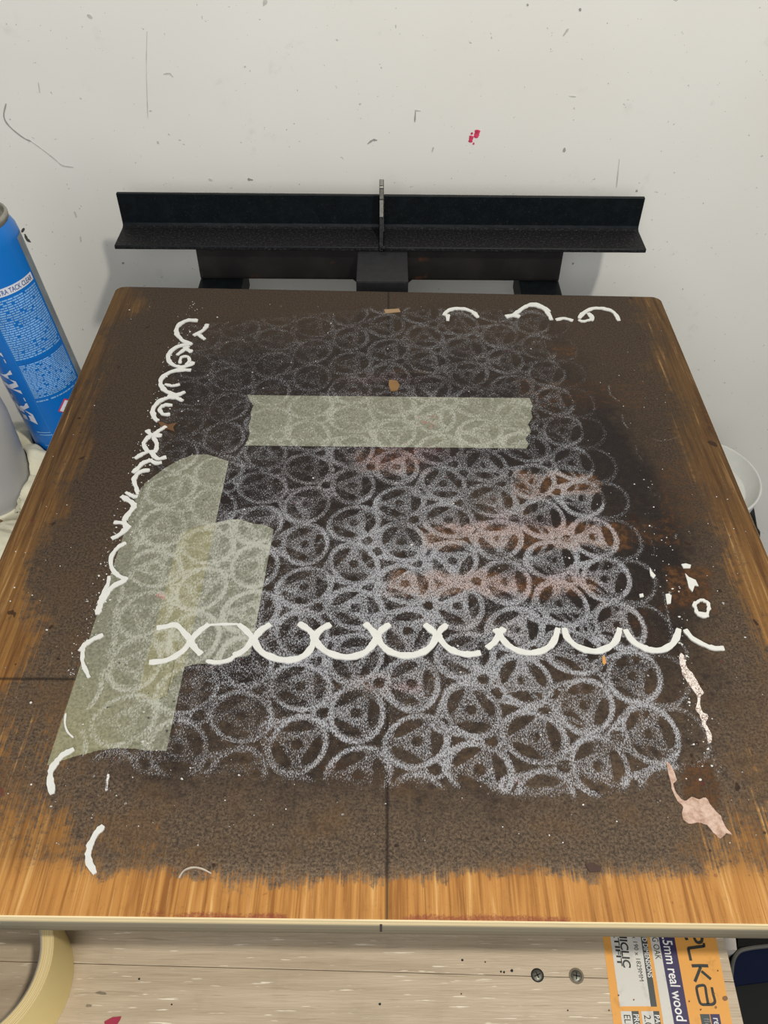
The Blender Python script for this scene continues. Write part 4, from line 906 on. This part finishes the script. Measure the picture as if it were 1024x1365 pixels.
# big vertical wording
zE = oy(47, 562, can_ax[1] - CR * 0.9)[2] - zc0
wrap_text('EXTRA TACK', -105, zE, 0.021, 0.118, MCW, vertical=True, bold=0.055, shear=0.0)
text_lines_ = None
for zz_, a_, w_ in ((zE - 0.010, -112, 24), (zE - 0.013, -108, 22), (zE - 0.026, -108, 28), (zE - 0.031, -106, 30)):
    wrap_patch('print_line', a_, a_ + w_, zz_, zz_ + 0.0011, MLT, 0.0004, 8)

# ---------------------------------------------------------------- box the can stands on, with a crumpled cloth over it
crate = empty('plinth_box', (-0.40, 0.58, 0)); tag(crate, 'plain white box under the crumpled cloth, left of the board', 'box')
MBX = simple('white_board', (196, 194, 184), 0.6)
box_obj('body', (-0.56, 0.42, 0), (-0.262, 0.66, ZB - 0.121), MBX, crate, 0.003)
box_obj('lid', (-0.562, 0.418, ZB - 0.121), (-0.260, 0.662, ZB - 0.1152), MBX, crate, 0.002)
m = NT('crumpled_cloth'); m.col(m.mix(m.noise(50, 4, 0.6), L((190, 184, 158)), L((218, 214, 192)))); m.rough(0.9)
wv_ = m.n('ShaderNodeTexWave'); wv_.inputs['Scale'].default_value = 380; m.l(m.coords((1, 1, 1), (0.3, 0.4, 0.5)), wv_.inputs[0]); m.bump(wv_.outputs['Fac'], 0.15, 0.0005); m.b.inputs['Subsurface Weight'].default_value = 0.0
MCL = m.m
pb = oz(8, 690, -0.113); CYB = (pb[0] - 0.018, pb[1] + 0.024)
bm = bmesh.new()
def lump(c_, r_, sq, sd):
    r = random.Random(sd); res = bmesh.ops.create_icosphere(bm, subdivisions=4, radius=1.0)
    ph = [(r.uniform(0, 6.28), r.uniform(0, 6.28), Vector((r.uniform(-1, 1), r.uniform(-1, 1), r.uniform(-1, 1))).normalized() * r.uniform(3, 8)) for _ in range(6)]
    cyl = [(can.location.x - 0.001, can_ax[1], CR + 0.004), (CYB[0], CYB[1], 0.0412)]
    for v in res['verts']:
        p = v.co.copy(); d = sum(abs(math.sin(p.dot(k) + a)) ** 0.8 * 0.075 for a, b_, k in ph)
        p = p * (0.80 + d); v.co = Vector((c_[0] + p.x * r_ * sq[0], c_[1] + p.y * r_ * sq[1], max(ZB - 0.1150, c_[2] + p.z * r_ * sq[2])))
        for cx_, cy_, cr_ in cyl:
            d_ = Vector((v.co.x - cx_, v.co.y - cy_)); l_ = d_.length
            if l_ < cr_: d_ = d_ / max(l_, 1e-6) * cr_; v.co.x = cx_ + d_.x; v.co.y = cy_ + d_.y
zc = ZB - 0.100
for i, (px, py, rz, rad, sq) in enumerate([(14, 712, -0.108, 0.015, (1.1, .8, .6)), (0, 728, -0.104, 0.017, (1.2, .9, .6)), (35, 590, -0.095, 0.028, (1, .7, .7)), (50, 625, -0.095, 0.026, (1, .8, .8)), (42, 655, -0.10, 0.022, (1.1, .8, .7)), (20, 585, -0.10, 0.022, (1, .8, .6)), (52, 655, -0.11, 0.018, (1, 1.2, .6)), (25, 650, -0.11, 0.026, (1, 1, .5))]):
    p = oz(px, py, rz); lump(p, rad, sq, i + 5)
    if i == 1:
        rag = bm_obj('crumpled_rag', bm, MCL, None, True); tag(rag, 'small crumpled white rag at the picture\'s left edge, in front of the grey bottle', 'cloth'); bm = bmesh.new()
cloth = bm_obj('crumpled_cloth', bm, MCL, None, True); tag(cloth, 'crumpled cream cloth bunched at the foot of the blue can', 'cloth')
MBOT = NT('grey_white_plastic'); MBOT.col(MBOT.mix(MBOT.noise(14, 3, 0.5), L((160, 158, 156)), L((178, 176, 172)))); MBOT.rough(0.35)
pb = oz(8, 690, -0.113); BR = 0.040
bc = (pb[0] - 0.018, pb[1] + 0.024)
bottle = empty('grey_bottle', (bc[0], bc[1], ZB - 0.115)); tag(bottle, 'smooth grey-white plastic bottle at the left edge of the picture, in front of the cloth', 'bottle')
lathe_obj('bottle_body', [(0, 0.001), (BR * 0.55, 0.0), (BR * 0.85, 0.004), (BR * 0.97, 0.014), (BR, 0.03), (BR, 0.095), (BR * 0.95, 0.112), (BR * 0.75, 0.128), (BR * 0.45, 0.136), (BR * 0.34, 0.140), (BR * 0.34, 0.150)], MBOT.m, bottle)
lathe_obj('bottle_cap', [(BR * 0.40, 0.146), (BR * 0.40, 0.166), (BR * 0.36, 0.169), (0, 0.169)], simple('bottle_cap_white', (210, 208, 204), 0.4), bottle)
bm = bmesh.new(); p = oz(1, 690, -0.108); bmesh.ops.create_icosphere(bm, subdivisions=3, radius=0.007, matrix=Matrix.Translation(Vector(p) + Vector((-0.002, -0.006, 0.001))) @ Matrix.Diagonal((1, 1.4, 1, 1)))
tag(bm_obj('cork_stopper', bm, simple('brown_cork', (122, 92, 64), 0.7, bump=0.4), None, True), 'small brown rounded stopper beside the grey bottle\'s base', 'stopper')

# ================================================================= WHITE TUB, RIGHT OF THE BOARD
zt = -0.26
ct, rtub = fit([(957, 590), (985, 602), (1005, 622), (1017, 645), (1012, 665), (1003, 677)], zt); print('TUB', ct, rtub)
tub = empty('white_tub', (ct[0], ct[1], 0)); tag(tub, 'tall round white plastic tub with recessed lid, right of the board', 'tub')
MTUB = simple('white_plastic', (206, 202, 194), 0.4, var=0.03); MTUB2 = simple('white_plastic_lid', (204, 204, 198), 0.45, var=0.03)
HT = ZB + zt
lathe_obj('tub_body', [(0, 0.001), (rtub * 0.80, 0), (rtub * 0.82, 0.004), (rtub * 0.90, HT - 0.024), (rtub * 0.90, HT - 0.0215)], MTUB, tub)
lathe_obj('lid', [(rtub * 0.90, HT - 0.022), (rtub * 0.955, HT - 0.022), (rtub * 0.96, HT - 0.0215), (rtub, HT - 0.002), (rtub * 0.998, HT - 0.0012), (rtub * 0.985, HT), (rtub * 0.965, HT), (rtub * 0.955, HT - 0.001), (rtub * 0.95, HT - 0.002), (rtub * 0.80, HT - 0.0170), (rtub * 0.792, HT - 0.0174), (rtub * 0.78, HT - 0.0175), (rtub * 0.6, HT - 0.0175), (0, HT - 0.0175)], MTUB2, tub)
# black cable behind the tub
bm = bmesh.new(); pts = [oz(1000, 672, -0.40), oz(1003, 690, -0.38), oz(1006, 706, -0.36), oz(1010, 712, -0.34), oz(1004, 735, -0.33)]
pts = [oy(1000, 676, YW - 0.012), oy(1003, 692, YW - 0.012), oy(1005, 704, YW - 0.012), oy(1009, 710, YW - 0.012), oy(1008, 730, YW - 0.012), oy(1004, 760, YW - 0.012)]
P = [Vector(p) for p in pts]; P = P + [Vector((P[-1].x, YW - 0.014, 0.006)), Vector((P[-1].x + 0.05, YW - 0.1, 0.006))]
tube(bm, P, 0.0055, 8); tag(bm_obj('black_cable', bm, simple('black_rubber', (18, 18, 18), 0.6), None, True), 'black cable hanging down the wall behind the white tub', 'cable')

# ================================================================= DARK BAG AND PALE CARD, LOWER RIGHT
zf = -0.20
m = NT('navy_fabric'); m.col(m.mix(m.noise(200, 3, 0.6), L((6, 13, 32)), L((12, 20, 44)))); m.rough(0.8); m.b.inputs['Specular IOR Level'].default_value = 0.1; MNF = m.m
def rpoly(px, z): return [oz(x, y, z)[:2] for x, y in px]
case = empty('navy_case', (*oz(1000, 1320, zf)[:2], 0)); tag(case, 'navy blue case with grey piped edge and rounded corner, lower right corner', 'case')
bm = bmesh.new(); prism(bm, rpoly([(974, 1320), (975, 1296), (978, 1279), (985, 1269), (997, 1265), (1020, 1262), (1100, 1254), (1100, 1305), (1040, 1306), (985, 1313)], zf), 0.02, ZB + zf)
bm_obj('case_panel', bm, MNF, case)
bm = bmesh.new(); tube(bm, [(*p, ZB + zf + 0.001) for p in rpoly(spline([(974, 1322), (975, 1296), (978, 1279), (985, 1269), (997, 1265), (1020, 1262), (1100, 1254)], 3), zf)], 0.0014, 8); bm_obj('piping', bm, simple('grey_piping', (70, 68, 62), 0.7), case)
bm = bmesh.new(); prism(bm, rpoly([(972, 1323), (985, 1313.5), (1040, 1306.5), (1100, 1305.5), (1100, 1420), (985, 1420)], zf - 0.002), 0.0, ZB + zf - 0.003)
bm_obj('case_flap', bm, simple('black_fabric', (9, 10, 8), 0.95), case)
bm = bmesh.new(); prism(bm, rpoly([(960, 1225), (978, 1225), (982.5, 1266), (969, 1267)], zf + 0.01), 0.0, ZB + zf + 0.01)
tag(bm_obj('pale_carton', bm, simple('pale_grey_card', (176, 168, 158), 0.7)), 'narrow pale grey carton edge between the bench and the navy case', 'carton')
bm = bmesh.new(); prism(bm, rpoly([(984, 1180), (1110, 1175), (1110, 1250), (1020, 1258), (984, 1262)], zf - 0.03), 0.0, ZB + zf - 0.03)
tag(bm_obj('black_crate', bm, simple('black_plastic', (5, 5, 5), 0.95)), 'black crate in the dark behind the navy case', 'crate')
